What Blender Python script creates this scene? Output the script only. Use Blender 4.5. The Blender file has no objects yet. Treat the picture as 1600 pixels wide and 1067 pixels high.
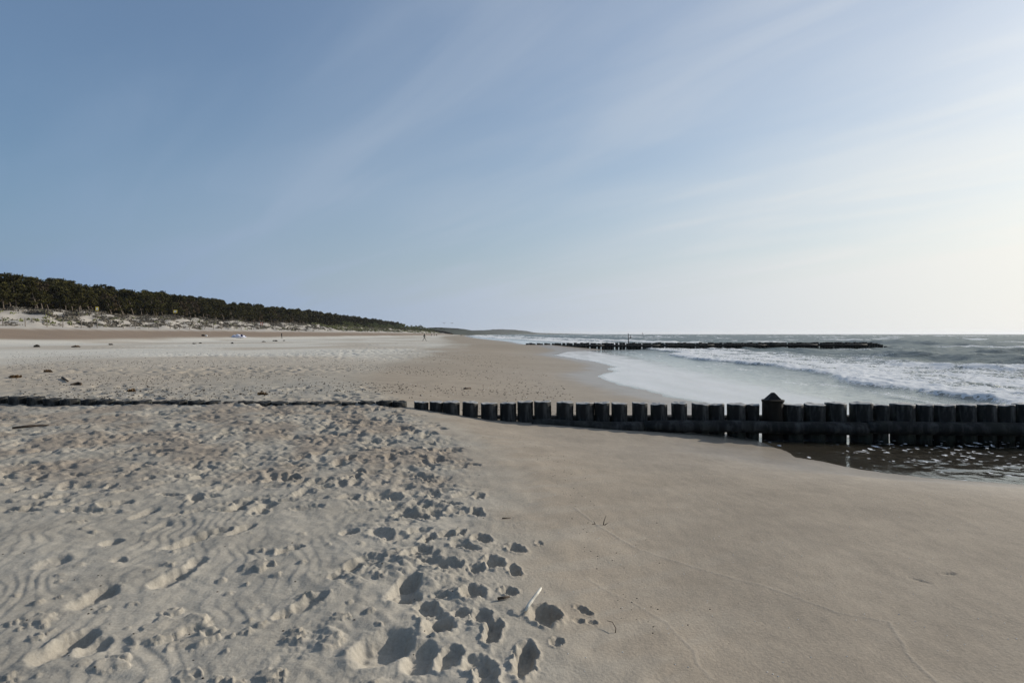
import bpy, bmesh, math, random
import numpy as np
from mathutils import Vector, Matrix

random.seed(7)
RNG = np.random.default_rng(11)
S = bpy.context.scene
COL = S.collection

# ------------------------------------------------------------------ camera
CAM_H = 1.63
FPX = 1600 * 24 / 36.0            # focal length in photo pixels
HOR = 522.0                       # horizon row in the photo
cam = bpy.data.objects.new('camera', bpy.data.cameras.new('camera'))
COL.objects.link(cam)
cam.location = (0, 0, CAM_H)
cam.rotation_euler = (math.radians(90 - 0.6175), 0, 0)
cam.data.lens = 24
cam.data.sensor_width = 36
cam.data.clip_start = 0.05
cam.data.clip_end = 40000
S.camera = cam

# ------------------------------------------------------------------ sky and sun
SUN_AZ, SUN_EL = math.radians(60), math.radians(22)
sun_vec = Vector((math.sin(SUN_AZ) * math.cos(SUN_EL), math.cos(SUN_AZ) * math.cos(SUN_EL), math.sin(SUN_EL)))
world = bpy.data.worlds.new('World')
S.world = world
world.use_nodes = True
wt = world.node_tree


def build_world():
    n, l = wt.nodes, wt.links
    bg = n['Background']
    bg.inputs[1].default_value = 0.10
    sk = n.new('ShaderNodeTexSky')
    sk.sky_type = 'NISHITA'
    sk.sun_disc = False
    sk.sun_elevation = SUN_EL
    sk.sun_rotation = SUN_AZ
    sk.air_density = 1.2605
    sk.dust_density = 0.7823
    sk.ozone_density = 5.1732
    tc = n.new('ShaderNodeTexCoord')
    sep = n.new('ShaderNodeSeparateXYZ')
    l.new(tc.outputs['Generated'], sep.inputs[0])

    def m(op, a, b=None, clamp=False):
        k = n.new('ShaderNodeMath')
        k.operation = op
        k.use_clamp = clamp
        for i, v in enumerate((a, b)):
            if v is None:
                continue
            if isinstance(v, (int, float)):
                k.inputs[i].default_value = v
            else:
                l.new(v, k.inputs[i])
        return k.outputs[0]
    z = m('MAXIMUM', sep.outputs[2], 0.0)
    # thin high cloud, laid on a flat layer above the beach
    zz = m('ADD', z, 0.12)
    u = m('DIVIDE', sep.outputs[0], zz)
    v = m('DIVIDE', sep.outputs[1], zz)
    cmb = n.new('ShaderNodeCombineXYZ')
    l.new(u, cmb.inputs[0])
    l.new(v, cmb.inputs[1])
    def layer(rot, scale, off, nscale, detail, dist, lo, hi):
        m1 = n.new('ShaderNodeMapping')
        m1.inputs['Rotation'].default_value = (0, 0, math.radians(rot))
        l.new(cmb.outputs[0], m1.inputs[0])
        m2 = n.new('ShaderNodeMapping')
        m2.inputs['Scale'].default_value = scale
        m2.inputs['Location'].default_value = off
        l.new(m1.outputs[0], m2.inputs[0])
        no = n.new('ShaderNodeTexNoise')
        no.inputs['Scale'].default_value = nscale
        no.inputs['Detail'].default_value = detail
        no.inputs['Roughness'].default_value = 0.5
        no.inputs['Distortion'].default_value = dist
        l.new(m2.outputs[0], no.inputs['Vector'])
        cir = n.new('ShaderNodeMapRange')
        cir.interpolation_type = 'SMOOTHSTEP'
        cir.inputs[1].default_value = lo
        cir.inputs[2].default_value = hi
        l.new(no.outputs[0], cir.inputs[0])
        return cir.outputs[0]
    broad = layer(42, (0.30, 0.62, 1), (0.129, -0.5336, 0), 0.55, 3, 0.4, 0.32, 0.70)
    wisp = layer(50, (0.35, 1.5, 1), (4.0, 1.7, 0), 1.6, 7, 0.7, 0.40, 0.72)
    cirrus = m('ADD', m('MULTIPLY', broad, 0.7064), m('MULTIPLY', wisp, 0.34))
    haze = m('MULTIPLY', m('POWER', 2.718, m('MULTIPLY', z, -7.0804)), 0.8815)
    # cosine of the angle from the sun
    dot = n.new('ShaderNodeVectorMath')
    dot.operation = 'DOT_PRODUCT'
    l.new(tc.outputs['Generated'], dot.inputs[0])
    dot.inputs[1].default_value = sun_vec
    c = dot.outputs['Value']
    c01 = m('MAXIMUM', c, 0.0)
    a = m('ADD', m('MULTIPLY', cirrus, 0.4785), haze)
    a = m('ADD', a, m('MULTIPLY', c01, 0.2603))
    a = m('MINIMUM', a, 0.97)
    lum = m('ADD', m('ADD', m('MULTIPLY', c, 0.3), 0.3806), m('MULTIPLY', m('POWER', c01, 3.0), 0.4))
    # droplets near the sun scatter white, away from it they take the blue of the sky
    tint = n.new('ShaderNodeMix')
    tint.data_type = 'RGBA'
    l.new(m('MULTIPLY', m('ADD', c, 0.1515), 0.9493, True), tint.inputs[0])
    tint.inputs[6].default_value = (0.62, 0.94, 1.46, 1)
    tint.inputs[7].default_value = (1.0, 0.985, 0.92, 1)
    vs = n.new('ShaderNodeVectorMath')
    vs.operation = 'SCALE'
    l.new(tint.outputs[2], vs.inputs[0])
    l.new(m('MULTIPLY', lum, 10.0), vs.inputs['Scale'])
    mix = n.new('ShaderNodeMix')
    mix.data_type = 'RGBA'
    l.new(a, mix.inputs[0])
    l.new(sk.outputs[0], mix.inputs[6])
    l.new(vs.outputs[0], mix.inputs[7])
    l.new(mix.outputs[2], bg.inputs[0])


build_world()
sun = bpy.data.objects.new('sun', bpy.data.lights.new('sun', 'SUN'))
COL.objects.link(sun)
sun.data.energy = 4.5
sun.data.angle = math.radians(0.53)
sun.data.color = (1.0, 0.93, 0.82)
sun.rotation_euler = (-sun_vec).to_track_quat('-Z', 'Y').to_euler()
sun.location = (60, 30, 40)
S.view_settings.view_transform = 'Standard'
S.view_settings.look = 'None'
S.view_settings.exposure = 0.0
S.view_settings.gamma = 1.0
S.view_settings.use_curve_mapping = False
S.cycles.max_bounces = 8
S.cycles.transparent_max_bounces = 12

# ------------------------------------------------------------------ helpers
PERM = np.random.default_rng(5).permutation(512).astype(np.int64)
ANG = np.random.default_rng(6).uniform(0, 2 * math.pi, 512)
GX, GY = np.cos(ANG), np.sin(ANG)


def noise2(x, y, seed=0):
    x = np.asarray(x, dtype=np.float64) + seed * 17.31
    y = np.asarray(y, dtype=np.float64) - seed * 9.77
    xi = np.floor(x).astype(np.int64)
    yi = np.floor(y).astype(np.int64)
    xf, yf = x - xi, y - yi

    def g(ix, iy, fx, fy):
        h = PERM[(PERM[(ix + seed * 31) & 511] + iy) & 511]
        return GX[h] * fx + GY[h] * fy
    u = xf * xf * xf * (xf * (xf * 6 - 15) + 10)
    v = yf * yf * yf * (yf * (yf * 6 - 15) + 10)
    a = g(xi, yi, xf, yf)
    b = g(xi + 1, yi, xf - 1, yf)
    c = g(xi, yi + 1, xf, yf - 1)
    d = g(xi + 1, yi + 1, xf - 1, yf - 1)
    return ((a + (b - a) * u) * (1 - v) + (c + (d - c) * u) * v) * 1.5


def fbm(x, y, octv=4, seed=0, gain=0.5):
    s, amp, f = 0, 1.0, 1.0
    for o in range(octv):
        s = s + amp * noise2(x * f, y * f, seed + o)
        amp *= gain
        f *= 2.03
    return s


def sstep(a, b, x):
    t = np.clip((x - a) / (b - a), 0, 1)
    return t * t * (3 - 2 * t)


def tab(pts):
    p = np.array(pts, float)
    return lambda y: np.interp(y, p[:, 0], p[:, 1])


def tag(o, label=None, cat=None, group=None, kind=None):
    if label:
        o['label'] = label
    if cat:
        o['category'] = cat
    if group:
        o['group'] = group
    if kind:
        o['kind'] = kind
    return o


def mesh_obj(name, verts, faces, mats, parent=None, smooth=True, link=True):
    me = bpy.data.meshes.new(name)
    me.from_pydata([tuple(v) for v in verts], [], [tuple(f) for f in faces])
    for mt in (mats if isinstance(mats, (list, tuple)) else [mats]):
        me.materials.append(mt)
    if smooth:
        me.polygons.foreach_set('use_smooth', np.ones(len(me.polygons), bool))
    me.update()
    o = bpy.data.objects.new(name, me)
    if link:
        COL.objects.link(o)
    if parent:
        o.parent = parent
    return o


def np_mesh(name, V, F, mats, smooth=True):
    """fast mesh from arrays; F is (n,4) or (n,3)"""
    V = np.ascontiguousarray(V, np.float32)
    F = np.ascontiguousarray(F, np.int32)
    me = bpy.data.meshes.new(name)
    k = F.shape[1]
    me.vertices.add(len(V))
    me.vertices.foreach_set('co', V.ravel())
    me.loops.add(F.size)
    me.loops.foreach_set('vertex_index', F.ravel())
    me.polygons.add(len(F))
    me.polygons.foreach_set('loop_start', np.arange(0, F.size, k, dtype=np.int32))
    try:
        me.polygons.foreach_set('loop_total', np.full(len(F), k, np.int32))
    except Exception:
        pass
    for mt in (mats if isinstance(mats, (list, tuple)) else [mats]):
        me.materials.append(mt)
    if smooth:
        me.polygons.foreach_set('use_smooth', np.ones(len(F), bool))
    me.update(calc_edges=True)
    me.validate()
    return me


def link_mesh(name, me, parent=None):
    o = bpy.data.objects.new(name, me)
    COL.objects.link(o)
    if parent:
        o.parent = parent
    return o


def empty(name, loc=(0, 0, 0), rz=0):
    o = bpy.data.objects.new(name, None)
    o.empty_display_size = 0.2
    o.location = loc
    o.rotation_euler = (0, 0, rz)
    COL.objects.link(o)
    return o


def copy_tree(o, parent=None):
    c = o.copy()
    COL.objects.link(c)
    c.parent = parent
    for ch in o.children:
        copy_tree(ch, c)
    return c


class NT:
    """tiny node helper"""

    def __init__(self, name):
        self.mat = bpy.data.materials.new(name)
        self.mat.use_nodes = True
        self.n = self.mat.node_tree.nodes
        self.l = self.mat.node_tree.links
        self.bsdf = self.n['Principled BSDF']
        self.out = self.n['Material Output']

    def put(self, sock, v):
        if isinstance(v, bpy.types.NodeSocket):
            self.l.new(v, sock)
        elif isinstance(v, tuple) and len(v) == 3 and sock.type == 'RGBA':
            sock.default_value = (*v, 1)
        else:
            sock.default_value = v

    def node(self, t, **kw):
        k = self.n.new(t)
        for a, v in kw.items():
            setattr(k, a, v)
        return k

    def math(self, op, a, b=0.0, clamp=False):
        k = self.node('ShaderNodeMath', operation=op, use_clamp=clamp)
        self.put(k.inputs[0], a)
        self.put(k.inputs[1], b)
        return k.outputs[0]

    def noise(self, scale, detail=4, rough=0.55, vec=None, dist=0.0):
        k = self.node('ShaderNodeTexNoise')
        k.inputs['Scale'].default_value = scale
        k.inputs['Detail'].default_value = detail
        k.inputs['Roughness'].default_value = rough
        k.inputs['Distortion'].default_value = dist
        if vec is not None:
            self.l.new(vec, k.inputs['Vector'])
        return k.outputs[0]

    def coord(self, scale=(1, 1, 1), rot=(0, 0, 0), which='Object'):
        tc = self.node('ShaderNodeTexCoord')
        mp = self.node('ShaderNodeMapping')
        mp.inputs['Scale'].default_value = scale
        mp.inputs['Rotation'].default_value = rot
        self.l.new(tc.outputs[which], mp.inputs[0])
        return mp.outputs[0]

    def ramp(self, fac, a, b, lo, hi):
        k = self.node('ShaderNodeMapRange', interpolation_type='SMOOTHSTEP')
        self.put(k.inputs[0], fac)
        for i, v in enumerate((a, b, lo, hi)):
            self.put(k.inputs[i + 1], v)
        return k.outputs[0]

    def mixc(self, fac, a, b, mode='MIX'):
        k = self.node('ShaderNodeMix', data_type='RGBA', blend_type=mode)
        self.put(k.inputs[0], fac)
        self.put(k.inputs[6], a)
        self.put(k.inputs[7], b)
        return k.outputs[2]

    def attr(self, name):
        k = self.node('ShaderNodeAttribute')
        k.attribute_name = name
        return k

    def bump(self, h, strength, dist, normal=None):
        k = self.node('ShaderNodeBump')
        k.inputs['Strength'].default_value = strength
        k.inputs['Distance'].default_value = dist
        self.l.new(h, k.inputs['Height'])
        if normal is not None:
            self.l.new(normal, k.inputs['Normal'])
        return k.outputs[0]


def mat_simple(name, col, rough=0.8, var=0.25, scale=8, bump=0.0, bdist=0.01, spec=0.3, rnd=0.0):
    t = NT(name)
    no = t.noise(scale, 5, 0.6, t.coord())
    c = t.mixc(t.ramp(no, 0.3, 0.7, 0, 1), tuple(v * (1 - var) for v in col), tuple(min(1, v * (1 + var)) for v in col))
    if rnd:
        oi = t.node('ShaderNodeObjectInfo')
        c = t.mixc(t.math('MULTIPLY', oi.outputs['Random'], rnd), c, tuple(v * 0.45 for v in col))
    t.put(t.bsdf.inputs['Base Color'], c)
    t.bsdf.inputs['Roughness'].default_value = rough
    t.bsdf.inputs['Specular IOR Level'].default_value = spec
    if bump:
        t.l.new(t.bump(no, bump, bdist), t.bsdf.inputs['Normal'])
    return t.mat


# ------------------------------------------------------------------ the lie of the land
XS = tab([(-80, 80), (0, 24), (4, 16), (6, 9.5), (6.9, 7.0), (7.4, 5.55), (7.6, 4.98), (7.98, 4.49), (8.4, 4.17),
          (9, 3.88), (10.67, 3.8), (12, 4.0), (14.7, 4.3), (16.3, 4.57), (17.9, 4.1), (20, 3.9), (22.1, 3.5),
          (24.8, 3.3), (26.8, 3.4), (29.5, 4.5), (32.2, 4.6), (34, 5.2), (40.4, 5.0), (43.5, 4.5), (52.7, 3.2),
          (60, 4.5), (64.4, 5.4), (69.6, 4.1), (75.6, 3.1), (107, 2.2), (145, 0), (248, -11.6), (435, -28),
          (700, -48), (1000, -62), (2000, -50), (2800, 20), (3300, 140), (3600, 200), (4500, 240)])
XSM = tab([(-80, 30), (0, 9), (6, 5.5), (10, 4.3), (16, 4.4), (25, 4.2), (40, 4.6), (60, 4.4), (76, 3.4), (107, 2.2),
           (145, 0), (248, -11.6), (435, -28), (700, -48), (1000, -62), (2000, -50), (2800, 20), (3300, 140),
           (3600, 200), (4500, 240), (15000, 300)])
XB = tab([(-80, 3), (0, 0.5), (2.5, 0.22), (3.1, 0.10), (4, 0.0), (5, -0.1), (7, -0.3), (9, -0.85), (11, -1.75), (14, -3),
          (20, -4.5), (40, -5), (70, -6), (100, -9), (435, -45), (1000, -72), (2000, -60), (2800, 10), (3300, 130),
          (3600, 190), (4500, 230)])
ZT = tab([(-80, 0.3), (0, 0.26), (3, 0.28), (6, 0.34), (9, 0.44), (11, 0.50), (20, 0.5), (60, 0.45), (120, 0.22), (4500, 0.2)])
ZA = tab([(-80, 0.22), (0, 0.2), (3, 0.2), (7, 0.24), (10, 0.33), (12, 0.35), (30, 0.3), (80, 0.28), (120, 0.14), (4500, 0.12)])
XD = tab([(-300, -80), (900, -80), (1200, -88), (2000, -75), (2800, -10), (3300, 110), (3600, 170), (4500, 210)])


def base_height(x, y):
    x = np.asarray(x, float)
    y = np.asarray(y, float)
    xs = XS(y) + 0.10 * noise2(y * 0.55, x * 0 + 3.3, 3) * np.clip(y / 12, 0.15, 1)
    xb = XB(y) + 0.12 * noise2(y * 0.9, x * 0, 4) + 0.9 * noise2(y * 0.07, x * 0, 5) * sstep(12, 40, y)
    zt, za = ZT(y), ZA(y)
    t = np.clip((x - xb) / np.maximum(xs - xb, 0.5), 0, 1)
    wid = 1 + 4 * sstep(11.3, 26, y) - 0.45 * sstep(6.5, 3.5, y)
    drop = sstep(-0.7, 1.8, (x - xb) / wid)
    z = zt * (1 - drop) * (1 - t) ** 0.3 + za * (1 - t) * drop
    s = x - xs
    z = np.where(s > 0, -0.028 * s - 0.02 * np.clip(s - 6, 0, 100), z)
    z = np.maximum(z, -4.0)
    D = XD(y) - x
    slope = np.clip((D + 22) / 22, 0, 1)
    rise = 2.65 * (slope ** 1.25)
    rise = rise + 3.4 * sstep(0, 20, D) + 5.2 * sstep(22, 56, D)
    hum = sstep(0, 4, D) * (1 - sstep(22, 34, D))
    rise = rise + hum * (0.85 * noise2(x / 6.5, y / 11.0, 8) + 0.45 * noise2(x / 2.2, y / 3.8, 9))
    rise = rise + 0.5 * sstep(-3, 6, D) * noise2(x / 30.0, y / 45.0, 10)
    far = 1 - 0.25 * sstep(350, 900, y)
    z = z + rise * far
    # sand banked up along the far groyne
    bank = np.interp(x, [-30, -6, 0, 4, 8, 12.5], [0.0, 0.26, 0.40, 0.55, 0.28, 0.0])
    z = z + bank * np.exp(-((y - 70.8 - 0.17 * np.clip(x, -3, 12)) / 4.5) ** 2)
    # and a little along the near one
    z = z + 0.05 * np.exp(-((y - 10.6) / 0.7) ** 2) * sstep(4.2, 2.6, x) * sstep(-0.6, 0.6, x)
    # very gentle swells of the dry beach
    z = z + 0.05 * sstep(0, 8, xb - x) * noise2(x / 5.0, y / 9.0, 12) * sstep(12, 25, y)
    return z, s, xb, D


def H(x, y):
    return float(base_height(np.array([x]), np.array([y]))[0][0])


def on_ground(px, py):
    """photo pixel -> point on the sand"""
    z = 0.3
    for _ in range(12):
        d = (CAM_H - z) * FPX / (py - HOR)
        x = (px - 800) / FPX * d
        z = 0.5 * z + 0.5 * H(x, d)
    return x, d


def at(px, d):
    x = (px - 800) / FPX * d
    return (x, d, H(x, d))


# near groyne: posts stand along this line
def groyne_y(x):
    return 10.50 + (7.85 - x) * 0.034


# ------------------------------------------------------------------ materials
def make_sand():
    t = NT('sand')
    co = t.coord()
    a = t.attr('tone')
    w = t.attr('wet')
    wet = w.outputs['Fac']
    g1 = t.noise(420, 2, 0.6, co)
    g2 = t.noise(60, 4, 0.6, co)
    g3 = t.noise(5, 5, 0.6, co)
    grain = t.math('ADD', t.math('MULTIPLY', t.math('SUBTRACT', g1, 0.5), 0.55), t.math('MULTIPLY', t.math('SUBTRACT', g2, 0.5), 0.62))
    grain = t.math('ADD', grain, t.math('MULTIPLY', t.math('SUBTRACT', g3, 0.5), 0.35))
    c = t.node('ShaderNodeVectorMath', operation='SCALE')
    t.l.new(a.outputs['Color'], c.inputs[0])
    t.l.new(t.math('ADD', grain, 1.0), c.inputs['Scale'])
    # dark heavy-mineral specks and pale shell dust
    vo = t.node('ShaderNodeTexVoronoi')
    vo.inputs['Scale'].default_value = 95
    t.l.new(co, vo.inputs['Vector'])
    speck = t.ramp(vo.outputs['Distance'], 0.05, 0.13, 1, 0)
    sel = t.node('ShaderNodeSeparateColor')
    t.l.new(vo.outputs['Color'], sel.inputs[0])
    dark = t.math('MULTIPLY', speck, t.ramp(sel.outputs[0], 0.90, 0.93, 0, 1))
    lite = t.math('MULTIPLY', speck, t.ramp(sel.outputs[1], 0.965, 0.975, 0, 1))
    c2 = t.mixc(t.math('MULTIPLY', dark, 0.55), c.outputs[0], (0.06, 0.05, 0.045))
    c3 = t.mixc(t.math('MULTIPLY', lite, 0.8), c2, (0.72, 0.70, 0.66))
    t.put(t.bsdf.inputs['Base Color'], c3)
    t.put(t.bsdf.inputs['Roughness'], t.ramp(wet, 0.15, 0.95, 0.92, 0.36))
    t.put(t.bsdf.inputs['Specular IOR Level'], t.ramp(wet, 0.0, 1.0, 0.12, 0.45))
    # wind-combed fine grain: elongated streaks on the damp flat, round grain on the dry sand
    st = t.noise(1.0, 4, 0.6, t.coord((75, 20, 40), (0, 0, math.radians(-32))))
    dryf = t.ramp(wet, 0.2, 0.9, 1.0, 0.08)
    b = t.bump(t.math('MULTIPLY', g1, dryf), 0.35, 0.0025)
    b = t.bump(t.math('MULTIPLY', g2, dryf), 0.5, 0.006, b)
    b = t.bump(t.math('MULTIPLY', st, dryf), 0.26, 0.006, b)
    t.l.new(b, t.bsdf.inputs['Normal'])
    return t.mat


def make_water():
    t = NT('sea_water')
    foam = t.attr('foam').outputs['Fac']
    deep = t.attr('deep').outputs['Fac']
    co = t.coord()
    r1 = t.noise(1.0, 5, 0.62, t.coord((2.2, 1.1, 1), (0, 0, math.radians(12))), 0.4)
    r2 = t.noise(1.0, 4, 0.6, t.coord((9.0, 5.0, 1), (0, 0, math.radians(-8))), 0.3)
    b = t.node('ShaderNodeBump')
    t.l.new(r1, b.inputs['Height'])
    b.inputs['Distance'].default_value = 0.42
    t.put(b.inputs['Strength'], t.ramp(deep, 0.05, 0.6, 0.012, 0.55))
    b2 = t.node('ShaderNodeBump')
    t.l.new(r2, b2.inputs['Height'])
    b2.inputs['Distance'].default_value = 0.07
    t.put(b2.inputs['Strength'], t.ramp(deep, 0.0, 0.5, 0.05, 0.6))
    t.l.new(b.outputs[0], b2.inputs['Normal'])
    nrm = b2.outputs[0]
    fr = t.node('ShaderNodeFresnel')
    fr.inputs['IOR'].default_value = 1.33
    t.l.new(nrm, fr.inputs['Normal'])
    # a wind-roughened surface mirrors far less at grazing angles than a still film
    cap = t.ramp(deep, 0.05, 0.6, 1.0, 0.32)
    refl = t.math('MINIMUM', fr.outputs[0], cap)
    gl = t.node('ShaderNodeBsdfGlossy')
    t.put(gl.inputs['Roughness'], t.ramp(deep, 0.05, 0.6, 0.05, 0.22))
    gl.inputs['Color'].default_value = (0.97, 1.0, 0.98, 1)
    t.l.new(nrm, gl.inputs['Normal'])
    # body of the water: clear over the sand at the edge, grey-green further out
    tr = t.node('ShaderNodeBsdfTransparent')
    tr.inputs['Color'].default_value = (0.98, 0.89, 0.76, 1)
    df = t.node('ShaderNodeBsdfDiffuse')
    df.inputs['Color'].default_value = (0.055, 0.068, 0.058, 1)
    body = t.node('ShaderNodeMixShader')
    t.put(body.inputs[0], t.ramp(deep, 0.02, 0.35, 0.0, 1.0))
    t.l.new(tr.outputs[0], body.inputs[1])
    t.l.new(df.outputs[0], body.inputs[2])
    wat = t.node('ShaderNodeMixShader')
    t.l.new(refl, wat.inputs[0])
    t.l.new(body.outputs[0], wat.inputs[1])
    t.l.new(gl.outputs[0], wat.inputs[2])
    # foam: lacy where thin, solid where thick
    f1 = t.noise(5.0, 6, 0.68, co, 0.8)
    vo = t.node('ShaderNodeTexVoronoi')
    vo.feature = 'DISTANCE_TO_EDGE'
    vo.inputs['Scale'].default_value = 4.5
    t.l.new(co, vo.inputs['Vector'])
    lace = t.math('ADD', t.math('MULTIPLY', f1, 0.8), t.ramp(vo.outputs[0], 0.0, 0.22, 0.22, 0.0))
    th = t.math('SUBTRACT', 1.0, foam)
    msk = t.ramp(t.math('SUBTRACT', lace, t.math('MULTIPLY', th, 0.85)), 0.02, 0.14, 0, 1)
    msk = t.math('MULTIPLY', msk, t.ramp(foam, 0.02, 0.12, 0, 1))
    fo = t.node('ShaderNodeBsdfDiffuse')
    fo.inputs['Color'].default_value = (0.90, 0.91, 0.91, 1)
    fb = t.bump(t.noise(7, 5, 0.7, co, 0.5), 0.5, 0.05)
    t.l.new(fb, fo.inputs['Normal'])
    ft = t.node('ShaderNodeBsdfTranslucent')
    ft.inputs['Color'].default_value = (0.9, 0.92, 0.92, 1)
    fm = t.node('ShaderNodeMixShader')
    fm.inputs[0].default_value = 0.25
    t.l.new(fo.outputs[0], fm.inputs[1])
    t.l.new(ft.outputs[0], fm.inputs[2])
    milk = t.attr('milk').outputs['Fac']
    msk = t.math('MAXIMUM', msk, milk)
    fin = t.node('ShaderNodeMixShader')
    t.l.new(msk, fin.inputs[0])
    t.l.new(wat.outputs[0], fin.inputs[1])
    t.l.new(fm.outputs[0], fin.inputs[2])
    t.l.new(fin.outputs[0], t.out.inputs['Surface'])
    return t.mat


def make_wood(name, c0, c1, tintc, tf):
    t = NT(name)
    co = t.coord((1, 1, 0.25))
    n1 = t.noise(9, 6, 0.65, co, 0.3)
    n2 = t.noise(45, 4, 0.6, co)
    c = t.mixc(t.ramp(t.math('ADD', t.math('MULTIPLY', n1, 0.7), t.math('MULTIPLY', t.noise(3.5, 3, 0.6, t.coord()), 0.3)), 0.44, 0.66, 0, 1), c0, c1)
    c = t.mixc(t.math('MULTIPLY', t.ramp(t.noise(2.3, 4, 0.6, t.coord()), 0.45, 0.65, 0, 1), tf), c, tintc)
    t.put(t.bsdf.inputs['Base Color'], c)
    t.bsdf.inputs['Roughness'].default_value = 0.78
    t.bsdf.inputs['Specular IOR Level'].default_value = 0.25
    b = t.bump(n1, 0.7, 0.02)
    b = t.bump(n2, 0.6, 0.006, b)
    t.l.new(b, t.bsdf.inputs['Normal'])
    return t.mat


M_SAND = make_sand()
M_WATER = make_water()
M_POST = make_wood('tarred_wood', (0.015, 0.015, 0.014), (0.115, 0.112, 0.102), (0.034, 0.040, 0.024), 0.55)
M_BEAM = make_wood('wet_beam_wood', (0.010, 0.010, 0.010), (0.062, 0.060, 0.056), (0.022, 0.024, 0.016), 0.5)
M_END = make_wood('weathered_end_grain', (0.34, 0.33, 0.31), (0.58, 0.56, 0.52), (0.16, 0.17, 0.12), 0.5)
M_RUST = make_wood('rusty_brown_wood', (0.010, 0.008, 0.005), (0.026, 0.018, 0.011), (0.022, 0.016, 0.011), 0.5)
M_CAP = mat_simple('black_iron', (0.006, 0.005, 0.005), 0.7, 0.4, 20, 0.3, 0.005)
M_LEAF = mat_simple('pine_needles', (0.056, 0.050, 0.012), 0.8, 0.65, 0.5, rnd=0.75, spec=0.1)
M_LEAF2 = mat_simple('brown_needles', (0.062, 0.040, 0.014), 0.8, 0.4, 0.9, rnd=0.4)
M_SHRUB = mat_simple('shrub_leaves', (0.085, 0.098, 0.026), 0.75, 0.4, 0.8, rnd=0.4)
M_BARK = mat_simple('grey_bark', (0.17, 0.135, 0.105), 0.9, 0.35, 6)
M_GRASS = mat_simple('dune_grass_blades', (0.14, 0.15, 0.05), 0.8, 0.35, 0.6)
M_STRAW = mat_simple('dry_scrub_twigs', (0.135, 0.118, 0.092), 0.9, 0.5, 0.7)
M_FENCE = mat_simple('pale_fence_wood', (0.21, 0.18, 0.15), 0.9, 0.2, 12)
M_HILL = mat_simple('far_woodland', (0.024, 0.032, 0.024), 0.95, 0.35, 0.03)
M_DRIFT = mat_simple('driftwood', (0.075, 0.055, 0.040), 0.85, 0.35, 30, 0.4, 0.004)
M_BLEACH = mat_simple('bleached_wood', (0.62, 0.58, 0.49), 0.7, 0.25, 25, 0.3, 0.003)
M_WEED = mat_simple('dried_seaweed', (0.16, 0.10, 0.05), 0.9, 0.45, 20)
M_WEEDD = mat_simple('dark_seaweed', (0.075, 0.06, 0.045), 0.9, 0.4, 20)
M_SHELL = mat_simple('shell', (0.72, 0.70, 0.66), 0.5, 0.15, 60)
M_BIT = mat_simple('dark_bits', (0.035, 0.028, 0.022), 0.9, 0.3, 60)

# ------------------------------------------------------------------ beach: one polar sheet, finest where it is nearest


def geo(a, b, ratio):
    n = max(2, int(round(math.log(b / a) / math.log(1 + ratio))))
    return list(np.geomspace(a, b, n + 1)[:-1])


ROWS = np.array(geo(0.4, 2.0, 0.035) + geo(2.0, 12.5, 0.0036) + geo(12.5, 40, 0.0072) + geo(40, 130, 0.013)
                + geo(130, 4500, 0.03) + [4500.0])
fine = math.radians(41)
st_f = 0.0019
cols = list(np.arange(-fine, fine, st_f))
stp, aa = 0.004, fine
while aa < 2 * math.pi - fine:
    cols.append(aa)
    aa += stp
    stp = min(stp * 1.25, 0.07)
COLS = np.array(cols)                      # angle from +y, clockwise
NR, NC = len(ROWS), len(COLS)
RR, AA = np.meshgrid(ROWS, COLS, indexing='ij')
X = RR * np.sin(AA)
Y = RR * np.cos(AA)
Z, SS, XBG, DD = base_height(X, Y)
SOFT = 1 + 9 * sstep(11.5, 30, RR)
DRY = sstep(0.30, -0.30, (X - XBG + 0.10 * noise2(X * 2.2, Y * 2.2, 20) + 1.6 * sstep(11.5, 30, RR) * (0.6 + fbm(X / 2.5, Y / 6, 3, 19))) / SOFT)
near = 1 - sstep(14, 45, RR)


def pick(x, y, R):
    """slices of the grid that cover a disc"""
    r = math.hypot(x, y)
    a = math.atan2(x, y)
    i0, i1 = np.searchsorted(ROWS, [r - R, r + R])
    da = R / max(r, 0.3)
    j0, j1 = np.searchsorted(COLS[:int(2 * fine / st_f)], [a - da, a + da])
    return slice(max(0, i0 - 1), i1 + 1), slice(max(0, j0 - 1), j1 + 1)


# --- wind ripples on the soft sand at the left
rip_m = DRY * sstep(-0.75, -1.35, X + 0.25 * noise2(X, Y, 21)) * (1 - sstep(4.6, 7.5, Y)) * sstep(-0.75, 0.05, fbm(X * 0.7, Y * 0.7, 2, 22) + 0.35)
wx = X + 0.10 * noise2(X * 3.6, Y * 3.0, 23) + 0.16 * noise2(X * 1.1, Y * 1.1, 24)
ph = (wx * 0.93 + Y * 0.30) / 0.088 + 1.0 * noise2(X * 1.7, Y * 2.6, 25)
fr = ph - np.floor(ph)
saw = np.where(fr < 0.22, fr / 0.22, (1 - fr) / 0.78)       # steep side turned from the wind
saw = saw * saw * (3 - 2 * saw)
amp = 0.5 + 0.5 * noise2(X * 2.5, Y * 1.6, 26)
Z = Z + rip_m * 0.0052 * np.clip(amp, 0.05, 1.2) * (saw - 0.5)
# --- uneven dry sand
Z = Z + DRY * near * (0.0035 * noise2(X / 0.055, Y / 0.075, 29) * (1 - sstep(7, 14, RR)) + 0.020 * fbm(X / 0.9, Y / 0.9, 3, 30) + 0.006 * fbm(X / 0.2, Y / 0.2, 2, 34))
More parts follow.
